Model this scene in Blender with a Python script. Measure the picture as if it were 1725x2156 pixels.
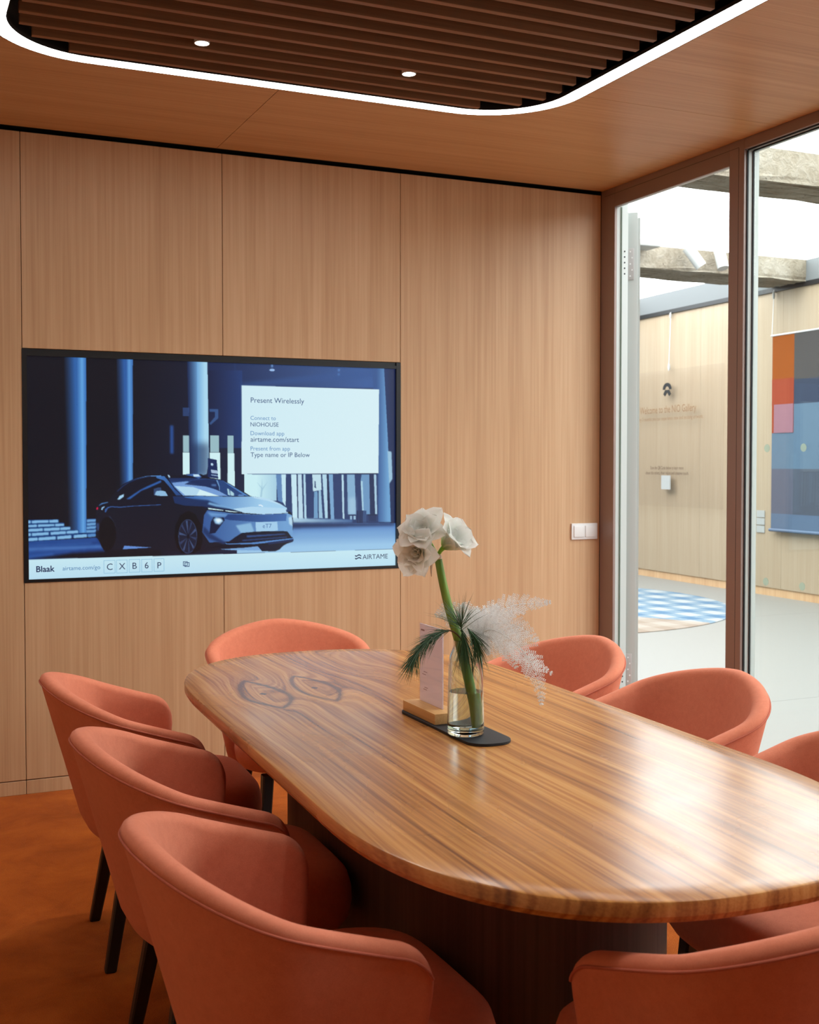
import bpy, bmesh, math, random
import numpy as np
from mathutils import Vector, Matrix

for o in list(bpy.data.objects):
    bpy.data.objects.remove(o)
S = bpy.context.scene
COL = S.collection
PI = math.pi

# ------------------------------------------------------------------ camera
CAM_POS = Vector((-3.2968, -4.9970, 1.3557))
YAW, PITCH, F_PX, SHIFT_PX = 0.42248, 0.03093, 2472.7, -26.06
cam_data = bpy.data.cameras.new('camera')
cam = bpy.data.objects.new('camera', cam_data)
COL.objects.link(cam)
cam.location = CAM_POS
cam.rotation_euler = (PI / 2 - PITCH, 0, -YAW)
cam_data.sensor_fit = 'HORIZONTAL'
cam_data.sensor_width = 24.0
cam_data.lens = 24.0 * F_PX / 1725
cam_data.shift_y = SHIFT_PX / 1725
cam_data.clip_start = 0.05
cam_data.dof.use_dof = True
cam_data.dof.focus_distance = 3.1
cam_data.dof.aperture_fstop = 8.0
S.camera = cam

# ------------------------------------------------------------------ world, exposure
world = bpy.data.worlds.new('world')
S.world = world
world.use_nodes = True
world.node_tree.nodes['Background'].inputs[0].default_value = (0.93, 0.97, 1.0, 1)
world.node_tree.nodes['Background'].inputs[1].default_value = 1.0
S.view_settings.view_transform = 'Standard'
S.view_settings.look = 'None'
S.view_settings.exposure = 0.0
S.view_settings.gamma = 1.0
S.view_settings.use_curve_mapping = False
S.cycles.max_bounces = 8
S.cycles.diffuse_bounces = 5
S.cycles.transparent_max_bounces = 16
S.cycles.transmission_bounces = 10
S.cycles.sample_clamp_indirect = 6.0

LED_STRENGTH = 17.5
SPOT_WATT = 45.0
HALL_STRENGTH = 7.5

# ------------------------------------------------------------------ helpers
def lin(c):
    out = []
    for v in c[:3]:
        v /= 255.0
        out.append(v / 12.92 if v <= 0.04045 else ((v + 0.055) / 1.055) ** 2.4)
    return tuple(out) + (1.0,)


def tag(o, label=None, cat=None, group=None, kind=None):
    if label: o['label'] = label
    if cat: o['category'] = cat
    if group: o['group'] = group
    if kind: o['kind'] = kind
    return o


def empty(name, loc=(0, 0, 0), rz=0.0):
    o = bpy.data.objects.new(name, None)
    o.empty_display_size = 0.1
    COL.objects.link(o)
    o.location = loc
    o.rotation_euler = (0, 0, rz)
    return o


def link(name, me, mat=None, parent=None, world_coords=True):
    """world_coords: the mesh is modelled in the room's coordinates, so undo the parent's (unrotated) location"""
    if mat is not None:
        me.materials.clear()
        me.materials.append(mat)
    o = bpy.data.objects.new(name, me)
    COL.objects.link(o)
    if parent is not None:
        o.parent = parent
        if world_coords:
            off = Vector((0, 0, 0))
            q = parent
            while q is not None:
                off += Vector(q.location)
                q = q.parent
            o.location = -off
    return o


def smooth(me, angle=None):
    for p in me.polygons:
        p.use_smooth = True
    if angle is not None:
        bm = bmesh.new(); bm.from_mesh(me)
        for e in bm.edges:
            if len(e.link_faces) == 2 and e.calc_face_angle(0) > angle:
                e.smooth = False
        bm.to_mesh(me); bm.free()
    return me


def mesh(name, verts, faces, smooth_angle=None):
    me = bpy.data.meshes.new(name)
    me.from_pydata([tuple(v) for v in verts], [], [tuple(f) for f in faces])
    bm = bmesh.new(); bm.from_mesh(me)
    bmesh.ops.recalc_face_normals(bm, faces=bm.faces)
    bm.to_mesh(me); bm.free()
    if smooth_angle is not None:
        smooth(me, smooth_angle)
    return me


def boxmesh(name, lo, hi, bevel=0.0, seg=2):
    x0, y0, z0 = lo; x1, y1, z1 = hi
    me = mesh(name, [(x0, y0, z0), (x1, y0, z0), (x1, y1, z0), (x0, y1, z0), (x0, y0, z1), (x1, y0, z1), (x1, y1, z1), (x0, y1, z1)],
              [(0, 3, 2, 1), (4, 5, 6, 7), (0, 1, 5, 4), (1, 2, 6, 5), (2, 3, 7, 6), (3, 0, 4, 7)])
    if bevel > 0:
        bm = bmesh.new(); bm.from_mesh(me)
        bmesh.ops.bevel(bm, geom=list(bm.edges), offset=bevel, segments=seg, profile=0.6, affect='EDGES')
        bm.to_mesh(me); bm.free()
        smooth(me, 0.6)
    return me


def box(name, lo, hi, mat, parent=None, bevel=0.0, seg=2, wc=True):
    return link(name, boxmesh(name, lo, hi, bevel, seg), mat, parent, wc)


def join_boxes(name, boxes):
    vs, fs = [], []
    for lo, hi in boxes:
        b = len(vs)
        x0, y0, z0 = lo; x1, y1, z1 = hi
        vs += [(x0, y0, z0), (x1, y0, z0), (x1, y1, z0), (x0, y1, z0), (x0, y0, z1), (x1, y0, z1), (x1, y1, z1), (x0, y1, z1)]
        fs += [tuple(b + i for i in f) for f in [(0, 3, 2, 1), (4, 5, 6, 7), (0, 1, 5, 4), (1, 2, 6, 5), (2, 3, 7, 6), (3, 0, 4, 7)]]
    return mesh(name, vs, fs)


def prism(name, pts, z0, z1, bevel=0.0):
    """closed outline in plan, extruded upward"""
    n = len(pts)
    vs = [(x, y, z0) for x, y in pts] + [(x, y, z1) for x, y in pts]
    fs = [tuple(range(n))[::-1], tuple(range(n, 2 * n))] + [(i, (i + 1) % n, n + (i + 1) % n, n + i) for i in range(n)]
    me = mesh(name, vs, fs)
    if bevel > 0:
        bm = bmesh.new(); bm.from_mesh(me)
        es = [e for e in bm.edges if len(e.link_faces) == 2 and any(len(f.verts) == n and n > 4 for f in e.link_faces)]
        bmesh.ops.bevel(bm, geom=es, offset=bevel, segments=2, profile=0.6, affect='EDGES')
        bm.to_mesh(me); bm.free()
    return me


def rings_mesh(name, rings, close_ends=True, closed=True, smooth_angle=0.7):
    n = len(rings[0])
    vs = [p for r in rings for p in r]
    fs = []
    for k in range(len(rings) - 1):
        for i in range(n if closed else n - 1):
            j = (i + 1) % n
            fs.append((k * n + i, k * n + j, (k + 1) * n + j, (k + 1) * n + i))
    if close_ends:
        fs.append(tuple(range(n))[::-1])
        fs.append(tuple((len(rings) - 1) * n + i for i in range(n)))
    return mesh(name, vs, fs, smooth_angle)


def lathe(name, prof, center, n=40, closed_prof=False, smooth_angle=0.7):
    cx, cy, cz = center
    rings = [[(cx + r * math.cos(2 * PI * i / n), cy + r * math.sin(2 * PI * i / n), cz + z) for i in range(n)] for r, z in prof]
    if closed_prof:
        rings.append(rings[0])
        return rings_mesh(name, rings, close_ends=False, smooth_angle=smooth_angle)
    return rings_mesh(name, rings, smooth_angle=smooth_angle)


def tube(name, pts, radii, n=10, smooth_angle=1.2):
    pts = [Vector(p) for p in pts]
    if not hasattr(radii, '__len__'):
        radii = [radii] * len(pts)
    rings = []
    prev = None
    for i, p in enumerate(pts):
        t = (pts[min(i + 1, len(pts) - 1)] - pts[max(i - 1, 0)]).normalized()
        if prev is None:
            a = t.cross(Vector((0, 0, 1)))
            if a.length < 1e-4:
                a = t.cross(Vector((1, 0, 0)))
        else:
            a = prev - t * prev.dot(t)
        a.normalize(); prev = a
        b = t.cross(a)
        rings.append([p + (a * math.cos(2 * PI * k / n) + b * math.sin(2 * PI * k / n)) * radii[i] for k in range(n)])
    return rings_mesh(name, rings, smooth_angle=smooth_angle)


def disc_x(name, c, r, th, n=32):
    """thin disc whose axis is x"""
    rings = [[(c[0] + x, c[1] + r * math.cos(2 * PI * k / n), c[2] + r * math.sin(2 * PI * k / n)) for k in range(n)] for x in (0, th)]
    return rings_mesh(name, rings, smooth_angle=0.7)


def bez(p, n):
    """Catmull-Rom through the points"""
    P = [Vector(q) for q in p]
    P = [P[0] * 2 - P[1]] + P + [P[-1] * 2 - P[-2]]
    out = []
    m = len(P) - 3
    for k in range(n):
        t = k / (n - 1) * m
        i = min(int(t), m - 1); t -= i
        a, b, c, d = P[i:i + 4]
        out.append(0.5 * ((2 * b) + (c - a) * t + (2 * a - 5 * b + 4 * c - d) * t * t + (3 * b - a - 3 * c + d) * t ** 3))
    return out


def textmesh(s, width=None, height=None, bold=0.0, align='LEFT'):
    cu = bpy.data.curves.new('t', 'FONT')
    cu.body = s
    cu.align_x = align
    cu.offset = bold
    cu.resolution_u = 3
    ob = bpy.data.objects.new('t', cu)
    COL.objects.link(ob)
    me = bpy.data.meshes.new_from_object(ob)
    bpy.data.objects.remove(ob)
    bpy.data.curves.remove(cu)
    xs = [v.co.x for v in me.vertices]
    x0, x1 = min(xs), max(xs)
    k = width / (x1 - x0) if width else height
    ky = height if (width and height) else k
    sh = x0 if align == 'LEFT' else (x0 + x1) / 2
    for v in me.vertices:
        v.co.x = (v.co.x - sh) * k
        v.co.y *= ky
    return me

# ------------------------------------------------------------------ materials
def new_mat(name):
    m = bpy.data.materials.new(name)
    m.use_nodes = True
    nt = m.node_tree
    return m, nt, nt.nodes['Principled BSDF']


def simple(name, rgb, rough=0.5, metal=0.0, spec=0.5, **kw):
    m, nt, b = new_mat(name)
    b.inputs['Base Color'].default_value = lin(rgb)
    b.inputs['Roughness'].default_value = rough
    b.inputs['Metallic'].default_value = metal
    b.inputs['Specular IOR Level'].default_value = spec
    for k, v in kw.items():
        b.inputs[k.replace('_', ' ')].default_value = v
    return m


class N:
    """small node-building helper"""
    def __init__(s, nt): s.nt = nt
    def n(s, t, **kw):
        nd = s.nt.nodes.new(t)
        for k, v in kw.items(): setattr(nd, k, v)
        return nd
    def l(s, a, b): s.nt.links.new(a, b)
    def math(s, op, a, b=None, c=None):
        nd = s.n('ShaderNodeMath', operation=op)
        for i, v in enumerate((a, b, c)):
            if v is None: continue
            if isinstance(v, (int, float)): nd.inputs[i].default_value = v
            else: s.l(v, nd.inputs[i])
        return nd.outputs[0]
    def noise(s, vec, scale, detail=3.0, rough=0.5, dist=0.0):
        nd = s.n('ShaderNodeTexNoise')
        nd.inputs['Scale'].default_value = scale
        nd.inputs['Detail'].default_value = detail
        nd.inputs['Roughness'].default_value = rough
        nd.inputs['Distortion'].default_value = dist
        s.l(vec, nd.inputs['Vector'])
        return nd.outputs['Fac']
    def ramp(s, fac, stops):
        nd = s.n('ShaderNodeValToRGB')
        el = nd.color_ramp.elements
        while len(el) > 1: el.remove(el[-1])
        el[0].position = stops[0][0]; el[0].color = stops[0][1]
        for p, c in stops[1:]:
            e = el.new(p); e.color = c
        s.l(fac, nd.inputs[0])
        return nd.outputs[0]
    def mapping(s, vec, scale=(1, 1, 1), loc=(0, 0, 0)):
        nd = s.n('ShaderNodeMapping')
        nd.inputs['Scale'].default_value = scale
        nd.inputs['Location'].default_value = loc
        s.l(vec, nd.inputs['Vector'])
        return nd.outputs[0]
    def mix(s, fac, a, b, mode='MIX'):
        nd = s.n('ShaderNodeMix', data_type='RGBA', blend_type=mode)
        for i, v in ((0, fac), (6, a), (7, b)):
            if isinstance(v, (int, float)): nd.inputs[i].default_value = v
            elif isinstance(v, tuple): nd.inputs[i].default_value = v
            else: s.l(v, nd.inputs[i])
        return nd.outputs[2]
    def bump(s, h, strength, dist=0.01):
        nd = s.n('ShaderNodeBump')
        nd.inputs['Strength'].default_value = strength
        nd.inputs['Distance'].default_value = dist
        s.l(h, nd.inputs['Height'])
        return nd.outputs[0]
    def coords(s, shift_by_object=True):
        tc = s.n('ShaderNodeTexCoord').outputs['Object']
        if not shift_by_object: return tc
        oi = s.n('ShaderNodeObjectInfo').outputs['Random']
        cb = s.n('ShaderNodeCombineXYZ')
        for i, k in enumerate((37.0, 53.0, 71.0)): s.l(s.math('MULTIPLY', oi, k), cb.inputs[i])
        ad = s.n('ShaderNodeVectorMath', operation='ADD')
        s.l(tc, ad.inputs[0]); s.l(cb.outputs[0], ad.inputs[1])
        return ad.outputs[0]


def veneer(name, dark, mid, light, axis='z', rough=0.45, scale=1.0, spec=0.3, fine=110.0):
    """straight grained wood veneer, the grain running along one axis"""
    m, nt, b = new_mat(name)
    g = N(nt)
    co = g.coords()
    i = 'xyz'.index(axis)
    sc = [1.0, 1.0, 1.0]; sc[i] = 0.035
    v = g.mapping(co, tuple(sc))
    broad = g.noise(v, 9.0 * scale, 2.0, 0.5, 0.3)
    med = g.noise(v, 34.0 * scale, 3.0, 0.6, 0.2)
    sc2 = list(sc); sc2[i] = 0.012
    fin = g.noise(g.mapping(co, tuple(sc2)), fine * scale, 2.0, 0.6)
    t = g.math('ADD', g.math('MULTIPLY', broad, 0.3), g.math('ADD', g.math('MULTIPLY', med, 0.25), g.math('MULTIPLY', fin, 0.45)))
    c = g.ramp(t, [(0.34, lin(dark)), (0.5, lin(mid)), (0.66, lin(light))])
    nt.links.new(c, b.inputs['Base Color'])
    b.inputs['Roughness'].default_value = rough
    b.inputs['Specular IOR Level'].default_value = spec
    nt.links.new(g.bump(fin, 0.08, 0.002), b.inputs['Normal'])
    return m


M = {}
M['oak'] = veneer('oak_wall_veneer', (184, 146, 109), (197, 161, 123), (207, 173, 136), 'z', 0.42)
M['oak_x'] = veneer('oak_ceiling_veneer', (178, 132, 84), (192, 146, 97), (202, 158, 110), 'x', 0.40)
M['slat'] = veneer('shade_darkened_oak_slat', (118, 80, 54), (132, 92, 63), (144, 102, 72), 'x', 0.5)  # same oak, its colour darkened to stand in for shade between the slats
M['pale_oak'] = veneer('pale_oak_gallery_veneer', (154, 135, 112), (161, 144, 121), (167, 151, 129), 'z', 0.5)
M['walnut'] = veneer('dark_walnut_veneer', (66, 54, 48), (80, 66, 59), (92, 76, 68), 'z', 0.45)
M['pine_block'] = veneer('maple_block', (190, 140, 84), (205, 156, 98), (214, 168, 112), 'y', 0.5, 2.0)
M['black'] = simple('black_shadow_gap', (14, 13, 15), 0.7)
M['dark_void'] = simple('dark_ceiling_void', (26, 20, 18), 0.9)
M['taupe'] = simple('taupe_anodised_metal', (142, 122, 114), 0.38, 0.1)
M['silver'] = simple('pale_anodised_metal', (178, 184, 180), 0.4, 0.05)
M['steel'] = simple('brushed_steel', (186, 186, 184), 0.4, 0.35)
M['gasket'] = simple('black_rubber_gasket', (22, 22, 24), 0.6)
M['white_plastic'] = simple('white_plastic', (226, 228, 226), 0.35)
M['white_paint'] = simple('white_paint', (226, 229, 228), 0.7)
M['bezel'] = simple('black_bezel', (16, 16, 19), 0.4)
M['leg'] = simple('black_stained_wood', (30, 25, 24), 0.45)
M['mat'] = simple('black_leather_mat', (30, 31, 36), 0.6, spec=0.4)
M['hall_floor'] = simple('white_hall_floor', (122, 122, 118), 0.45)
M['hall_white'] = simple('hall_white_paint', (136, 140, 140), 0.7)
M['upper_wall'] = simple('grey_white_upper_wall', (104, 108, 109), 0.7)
M['hall_plastic'] = simple('hall_white_plastic', (160, 162, 160), 0.4)
M['rail'] = simple('black_rail', (24, 25, 27), 0.5)
M['wire'] = simple('steel_wire', (205, 205, 205), 0.4, 0.4)
M['logo'] = simple('black_logo', (20, 20, 22), 0.5)
M['gold_text'] = simple('tan_lettering', (120, 86, 54), 0.6)
M['brown_text'] = simple('brown_lettering', (70, 46, 32), 0.6)
M['paper'] = None
M['print'] = simple('grey_print', (150, 120, 124), 0.6)


def fabric_mat(name, dark, light, grain=900.0, sheen=0.35):
    m, nt, b = new_mat(name)
    g = N(nt)
    co = g.coords()
    a = g.noise(co, 60.0, 4.0, 0.7)
    f = g.noise(co, grain, 2.0, 0.7)
    big = g.noise(co, 7.0, 2.0, 0.5)
    t = g.math('ADD', g.math('MULTIPLY', a, 0.3), g.math('ADD', g.math('MULTIPLY', f, 0.5), g.math('MULTIPLY', big, 0.2)))
    nt.links.new(g.ramp(t, [(0.34, lin(dark)), (0.66, lin(light))]), b.inputs['Base Color'])
    b.inputs['Roughness'].default_value = 0.9
    b.inputs['Specular IOR Level'].default_value = 0.15
    b.inputs['Sheen Weight'].default_value = sheen
    b.inputs['Sheen Roughness'].default_value = 0.4
    b.inputs['Sheen Tint'].default_value = lin((255, 190, 170))
    nt.links.new(g.bump(g.math('ADD', f, g.math('MULTIPLY', a, 0.6)), 0.3, 0.002), b.inputs['Normal'])
    return m


M['coral'] = fabric_mat('coral_wool', (200, 115, 88), (224, 139, 109))
M['piping'] = fabric_mat('coral_piping', (176, 94, 74), (196, 112, 90))


def carpet_mat():
    m, nt, b = new_mat('rust_carpet')
    g = N(nt)
    co = g.coords(False)
    a = g.noise(co, 4.5, 4.0, 0.65, 0.4)
    f = g.noise(co, 320.0, 3.0, 0.7)
    t = g.math('ADD', g.math('MULTIPLY', a, 0.55), g.math('MULTIPLY', f, 0.45))
    nt.links.new(g.ramp(t, [(0.33, lin((146, 68, 16))), (0.5, lin((184, 92, 26))), (0.68, lin((206, 112, 38)))]), b.inputs['Base Color'])
    b.inputs['Roughness'].default_value = 1.0
    b.inputs['Specular IOR Level'].default_value = 0.05
    b.inputs['Sheen Weight'].default_value = 0.05
    nt.links.new(g.bump(g.math('ADD', f, g.math('MULTIPLY', a, 1.2)), 0.8, 0.006), b.inputs['Normal'])
    return m


M['carpet'] = carpet_mat()


def concrete_mat():
    m, nt, b = new_mat('rough_concrete')
    g = N(nt)
    co = g.coords(False)
    a = g.noise(co, 2.2, 5.0, 0.65, 0.3)
    f = g.noise(co, 14.0, 5.0, 0.7, 0.5)
    c = g.ramp(g.math('ADD', g.math('MULTIPLY', a, 0.6), g.math('MULTIPLY', f, 0.4)), [(0.32, lin((98, 88, 72))), (0.5, lin((126, 118, 103))), (0.68, lin((148, 143, 132)))])
    pit = g.ramp(g.noise(co, 30.0, 2.0, 0.5), [(0.0, (1, 1, 1, 1)), (0.69, (1, 1, 1, 1)), (0.74, (0.3, 0.28, 0.26, 1))])
    nt.links.new(g.mix(1.0, c, pit, 'MULTIPLY'), b.inputs['Base Color'])
    b.inputs['Roughness'].default_value = 0.9
    nt.links.new(g.bump(f, 0.8, 0.03), b.inputs['Normal'])
    return m


M['concrete'] = concrete_mat()


def emit_mat(name, rgb, strength):
    m, nt, b = new_mat(name)
    b.inputs['Base Color'].default_value = (0.8, 0.8, 0.8, 1)
    b.inputs['Emission Color'].default_value = rgb + (1,)
    b.inputs['Emission Strength'].default_value = strength
    return m


M['led'] = emit_mat('led_diffuser', (1.0, 0.98, 0.95), LED_STRENGTH)
M['lens'] = emit_mat('downlight_lens', (1.0, 0.95, 0.88), 14.0)
M['hall_light'] = emit_mat('luminous_ceiling', (0.92, 0.975, 1.0), HALL_STRENGTH)


def pane_mat(name, tint=(0.975, 0.99, 0.98), ior=1.5, boost=1.0):
    """clear sheet: light passes straight through, the surface mirrors by Fresnel"""
    m = bpy.data.materials.new(name)
    m.use_nodes = True
    nt = m.node_tree
    nt.nodes.clear()
    g = N(nt)
    out = g.n('ShaderNodeOutputMaterial')
    tr = g.n('ShaderNodeBsdfTransparent'); tr.inputs[0].default_value = tint + (1,)
    gl = g.n('ShaderNodeBsdfGlossy'); gl.inputs['Roughness'].default_value = 0.0
    lw = g.n('ShaderNodeLayerWeight'); lw.inputs[0].default_value = 0.5
    f0 = ((ior - 1) / (ior + 1)) ** 2
    fres = g.math('ADD', f0, g.math('MULTIPLY', g.math('POWER', lw.outputs['Facing'], 5.0), 1 - f0))
    mx = g.n('ShaderNodeMixShader')
    g.l(g.math('MULTIPLY', fres, boost), mx.inputs[0]); g.l(tr.outputs[0], mx.inputs[1]); g.l(gl.outputs[0], mx.inputs[2])
    g.l(mx.outputs[0], out.inputs[0])
    return m


M['pane'] = pane_mat('partition_glass', boost=0.6)
M['acrylic'] = pane_mat('acrylic_sheet', (0.985, 0.975, 0.965), boost=0.8)


def dot_mat():
    m = bpy.data.materials.new('frosted_dot')
    m.use_nodes = True
    nt = m.node_tree
    nt.nodes.clear()
    g = N(nt)
    out = g.n('ShaderNodeOutputMaterial')
    tr = g.n('ShaderNodeBsdfTransparent')
    tl = g.n('ShaderNodeBsdfTranslucent'); tl.inputs[0].default_value = lin((150, 160, 146))
    mx = g.n('ShaderNodeMixShader'); mx.inputs[0].default_value = 0.6
    g.l(tr.outputs[0], mx.inputs[1]); g.l(tl.outputs[0], mx.inputs[2]); g.l(mx.outputs[0], out.inputs[0])
    return m


M['dot'] = dot_mat()


def glass_mat(name, ior, tint):
    m = bpy.data.materials.new(name)
    m.use_nodes = True
    nt = m.node_tree
    nt.nodes.clear()
    g = N(nt)
    out = g.n('ShaderNodeOutputMaterial')
    gl = g.n('ShaderNodeBsdfGlass')
    gl.inputs['IOR'].default_value = ior; gl.inputs['Roughness'].default_value = 0.0
    gl.inputs['Color'].default_value = tint + (1,)
    g.l(gl.outputs[0], out.inputs[0])
    return m


M['bottle'] = glass_mat('bottle_glass', 1.48, (0.95, 0.995, 0.98))
M['water'] = glass_mat('water', 1.33, (0.99, 1.0, 1.0))


def table_mat():
    """walnut top: grain along the table, two eyes where the figure closes"""
    m, nt, b = new_mat('walnut_table_top')
    g = N(nt)
    co = g.coords(False)
    sp = g.n('ShaderNodeSeparateXYZ'); g.l(co, sp.inputs[0])
    x, y = sp.outputs[0], sp.outputs[1]
    warp = g.noise(g.mapping(co, (1.0, 0.16, 1.0)), 6.0, 0.0, 0.5)
    warp2 = g.noise(g.mapping(co, (1.0, 0.4, 1.0)), 2.6, 0.0, 0.5)
    phi = g.math('ADD', x, g.math('ADD', g.math('MULTIPLY', warp, 0.055), g.math('MULTIPLY', warp2, 0.07)))
    eye_line = None
    for (ex, ey, amp, sx, sy, spot) in ((-0.303, 0.515, 0.11, 0.058, 0.19, 1), (-0.150, 0.545, 0.09, 0.050, 0.19, 1), (0.04, 0.92, 0.08, 0.07, 0.26, 0)):
        wob = g.math('MULTIPLY', g.math('SUBTRACT', g.noise(co, 5.0, 0.0, 0.5), 0.5), 0.4)
        dx = g.math('MULTIPLY', g.math('SUBTRACT', x, ex), 1 / sx)
        dy = g.math('MULTIPLY', g.math('SUBTRACT', y, ey), 1 / sy)
        mm = g.math('ADD', g.math('ADD', g.math('ABSOLUTE', dx), g.math('MULTIPLY', dy, dy)), wob)
        phi = g.math('ADD', phi, g.math('MULTIPLY', g.math('POWER', 2.718, g.math('MULTIPLY', g.math('MULTIPLY', mm, mm), -0.7)), amp))
        if not spot: continue
        dd = g.math('MULTIPLY', g.math('SUBTRACT', mm, 1.0), 6.0)
        ln_ = g.math('POWER', 2.718, g.math('MULTIPLY', g.math('MULTIPLY', dd, dd), -1.0))
        pip = g.math('LESS_THAN', g.math('ADD', g.math('ABSOLUTE', dx), g.math('ABSOLUTE', g.math('MULTIPLY', dy, 2.2))), 0.2)
        tot = g.math('MAXIMUM', g.math('MULTIPLY', ln_, 0.8), g.math('MULTIPLY', pip, 0.8))
        eye_line = tot if eye_line is None else g.math('MAXIMUM', eye_line, tot)
    cb = g.n('ShaderNodeCombineXYZ')
    g.l(phi, cb.inputs[0]); g.l(g.math('MULTIPLY', y, 0.012), cb.inputs[1])
    band = g.noise(cb.outputs[0], 26.0, 3.0, 0.6)
    line = g.noise(cb.outputs[0], 95.0, 1.0, 0.5)
    fin = g.noise(g.mapping(co, (1.0, 0.02, 1.0)), 210.0, 2.0, 0.6)
    t = g.math('ADD', g.math('MULTIPLY', band, 0.5), g.math('ADD', g.math('MULTIPLY', line, 0.32), g.math('MULTIPLY', fin, 0.18)))
    c = g.ramp(t, [(0.34, lin((112, 66, 38))), (0.46, lin((162, 106, 56))), (0.55, lin((190, 132, 72))), (0.68, lin((210, 158, 94)))])
    c = g.mix(eye_line, c, lin((92, 60, 46)))
    nt.links.new(c, b.inputs['Base Color'])
    b.inputs['Roughness'].default_value = 0.27
    b.inputs['Specular IOR Level'].default_value = 0.5
    rough = g.ramp(g.noise(g.mapping(co, (1, .6, 1)), 5.0, 3.0, 0.6), [(0.35, (0.21, 0.21, 0.21, 1)), (0.7, (0.30, 0.30, 0.30, 1))])
    nt.links.new(rough, b.inputs['Roughness'])
    return m


M['table'] = table_mat()


def attr_mat(name, rough=0.6, emission=0.0, translucent=0.0):
    m, nt, b = new_mat(name)
    g = N(nt)
    at = g.n('ShaderNodeAttribute'); at.attribute_name = 'tone'
    b.inputs['Roughness'].default_value = rough
    if emission > 0:
        b.inputs['Base Color'].default_value = (0.004, 0.004, 0.005, 1)
        nt.links.new(at.outputs[0], b.inputs['Emission Color'])
        b.inputs['Emission Strength'].default_value = emission
    else:
        nt.links.new(at.outputs[0], b.inputs['Base Color'])
    if translucent > 0:
        tl = g.n('ShaderNodeBsdfTranslucent'); g.l(at.outputs[0], tl.inputs[0])
        mx = g.n('ShaderNodeMixShader'); mx.inputs[0].default_value = translucent
        out = nt.nodes['Material Output']
        g.l(b.outputs[0], mx.inputs[1]); g.l(tl.outputs[0], mx.inputs[2]); g.l(mx.outputs[0], out.inputs[0])
    return m


def set_tone(me, cols):
    at = me.color_attributes.new('tone', 'FLOAT_COLOR', 'POINT')
    at.data.foreach_set('color', np.asarray(cols, dtype=np.float32).ravel())


M['paper'] = attr_mat('pinkish_card', 0.6, 0, 0.35)
M['screen'] = attr_mat('television_picture', 0.2, 1.0)
M['petal'] = attr_mat('white_petal', 0.5, 0, 0.42)
M['needle'] = simple('pine_needle_green', (52, 92, 58), 0.5)
M['twig'] = simple('brown_twig', (96, 74, 56), 0.8)
M['fern'] = attr_mat('bleached_fern', 0.7, 0, 0.25)
def stem_mat():
    m, nt, b = new_mat('green_stem')
    g = N(nt)
    co = g.coords(False)
    c = g.ramp(g.noise(g.mapping(co, (1, 1, 0.06)), 60.0, 3.0, 0.6), [(0.3, lin((84, 128, 44))), (0.7, lin((136, 172, 78)))])
    nt.links.new(c, b.inputs['Base Color'])
    b.inputs['Roughness'].default_value = 0.4
    return m
M['stem'] = stem_mat()
M['bud_green'] = simple('bright_green', (128, 186, 50), 0.45)
M['husk'] = simple('papery_husk', (214, 190, 166), 0.8)

# ================================================================== THE ROOM
CEIL = 2.709          # underside of the ceiling panels
ROOM_X0, ROOM_Y0 = -3.92, -5.62
SEAMS = [ROOM_X0, -2.772, -1.939, -1.0965, 0.0]
WALL_TOP = 2.692
TV = (-2.775, -1.095, 0.868, 1.823)   # x0, x1, z0, z1

# floor
fl = box('floor', (ROOM_X0, ROOM_Y0, -0.05), (0.0, 0.07, 0.0), M['carpet'])
tag(fl, 'rust orange carpet covering the meeting room floor', kind='structure')

# back wall with its veneer panels
wb = box('wall_back', (ROOM_X0 - 0.1, 0.07, 0.0), (0.0, 0.12, 3.0), M['black'])
tag(wb, 'oak veneer wall holding the television', kind='structure')
G = 0.0012
def wall_panel(name, x0, x1, z0, z1):
    box(name, (x0 + G, 0.0, z0), (x1 - G, 0.07, z1), M['oak'], wb, 0.0012, 1)
PLINTH = 0.058
for i in range(4):
    x0, x1 = SEAMS[i], SEAMS[i + 1]
    wall_panel('plinth_panel', x0, x1, 0.0, PLINTH - 0.002)
    if i in (1, 2):
        wall_panel('wall_panel', x0, x1, PLINTH + 0.002, TV[2])
        wall_panel('wall_panel', x0, x1, TV[3], WALL_TOP)
    else:
        wall_panel('wall_panel', x0, x1, PLINTH + 0.002, WALL_TOP)
# the other two closed walls of the room
wl = box('wall_left', (ROOM_X0 - 0.1, ROOM_Y0, 0.0), (ROOM_X0, 0.07, 3.0), M['oak'])
tag(wl, 'oak veneer side wall of the meeting room', kind='structure')
wr = box('wall_rear', (ROOM_X0 - 0.1, ROOM_Y0 - 0.1, 0.0), (0.0, ROOM_Y0, 3.0), M['walnut'])  # out of view; dark walnut colour chosen to keep light off the chair backs
tag(wr, 'unseen wall behind the camera, coloured dark to cut bounce light', kind='structure')

# ceiling: panels around a rounded opening, slats recessed in it
def rrect(x0, x1, y0, y1, r, n=14):
    pts = []
    for cx, cy, a in ((x1 - r, y1 - r, 0), (x0 + r, y1 - r, PI / 2), (x0 + r, y0 + r, PI), (x1 - r, y0 + r, 1.5 * PI)):
        for k in range(n + 1):
            t = a + PI / 2 * k / n
            pts.append((cx + r * math.cos(t), cy + r * math.sin(t)))
    return pts
LED_O = (-3.005, -0.915, -4.17, -0.885)     # outer outline of the light ring
LED_I = (-2.935, -0.985, -4.10, -0.955)
R_O, R_I = 0.36, 0.29
ce = box('ceiling', (ROOM_X0 - 0.1, ROOM_Y0 - 0.1, 2.93), (0.10, 0.12, 3.0), M['dark_void'])
tag(ce, 'oak ceiling with a slatted opening ringed by light', kind='structure')
ox0, ox1, oy0, oy1 = LED_O
mx = -1.965
back = -0.012
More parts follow.
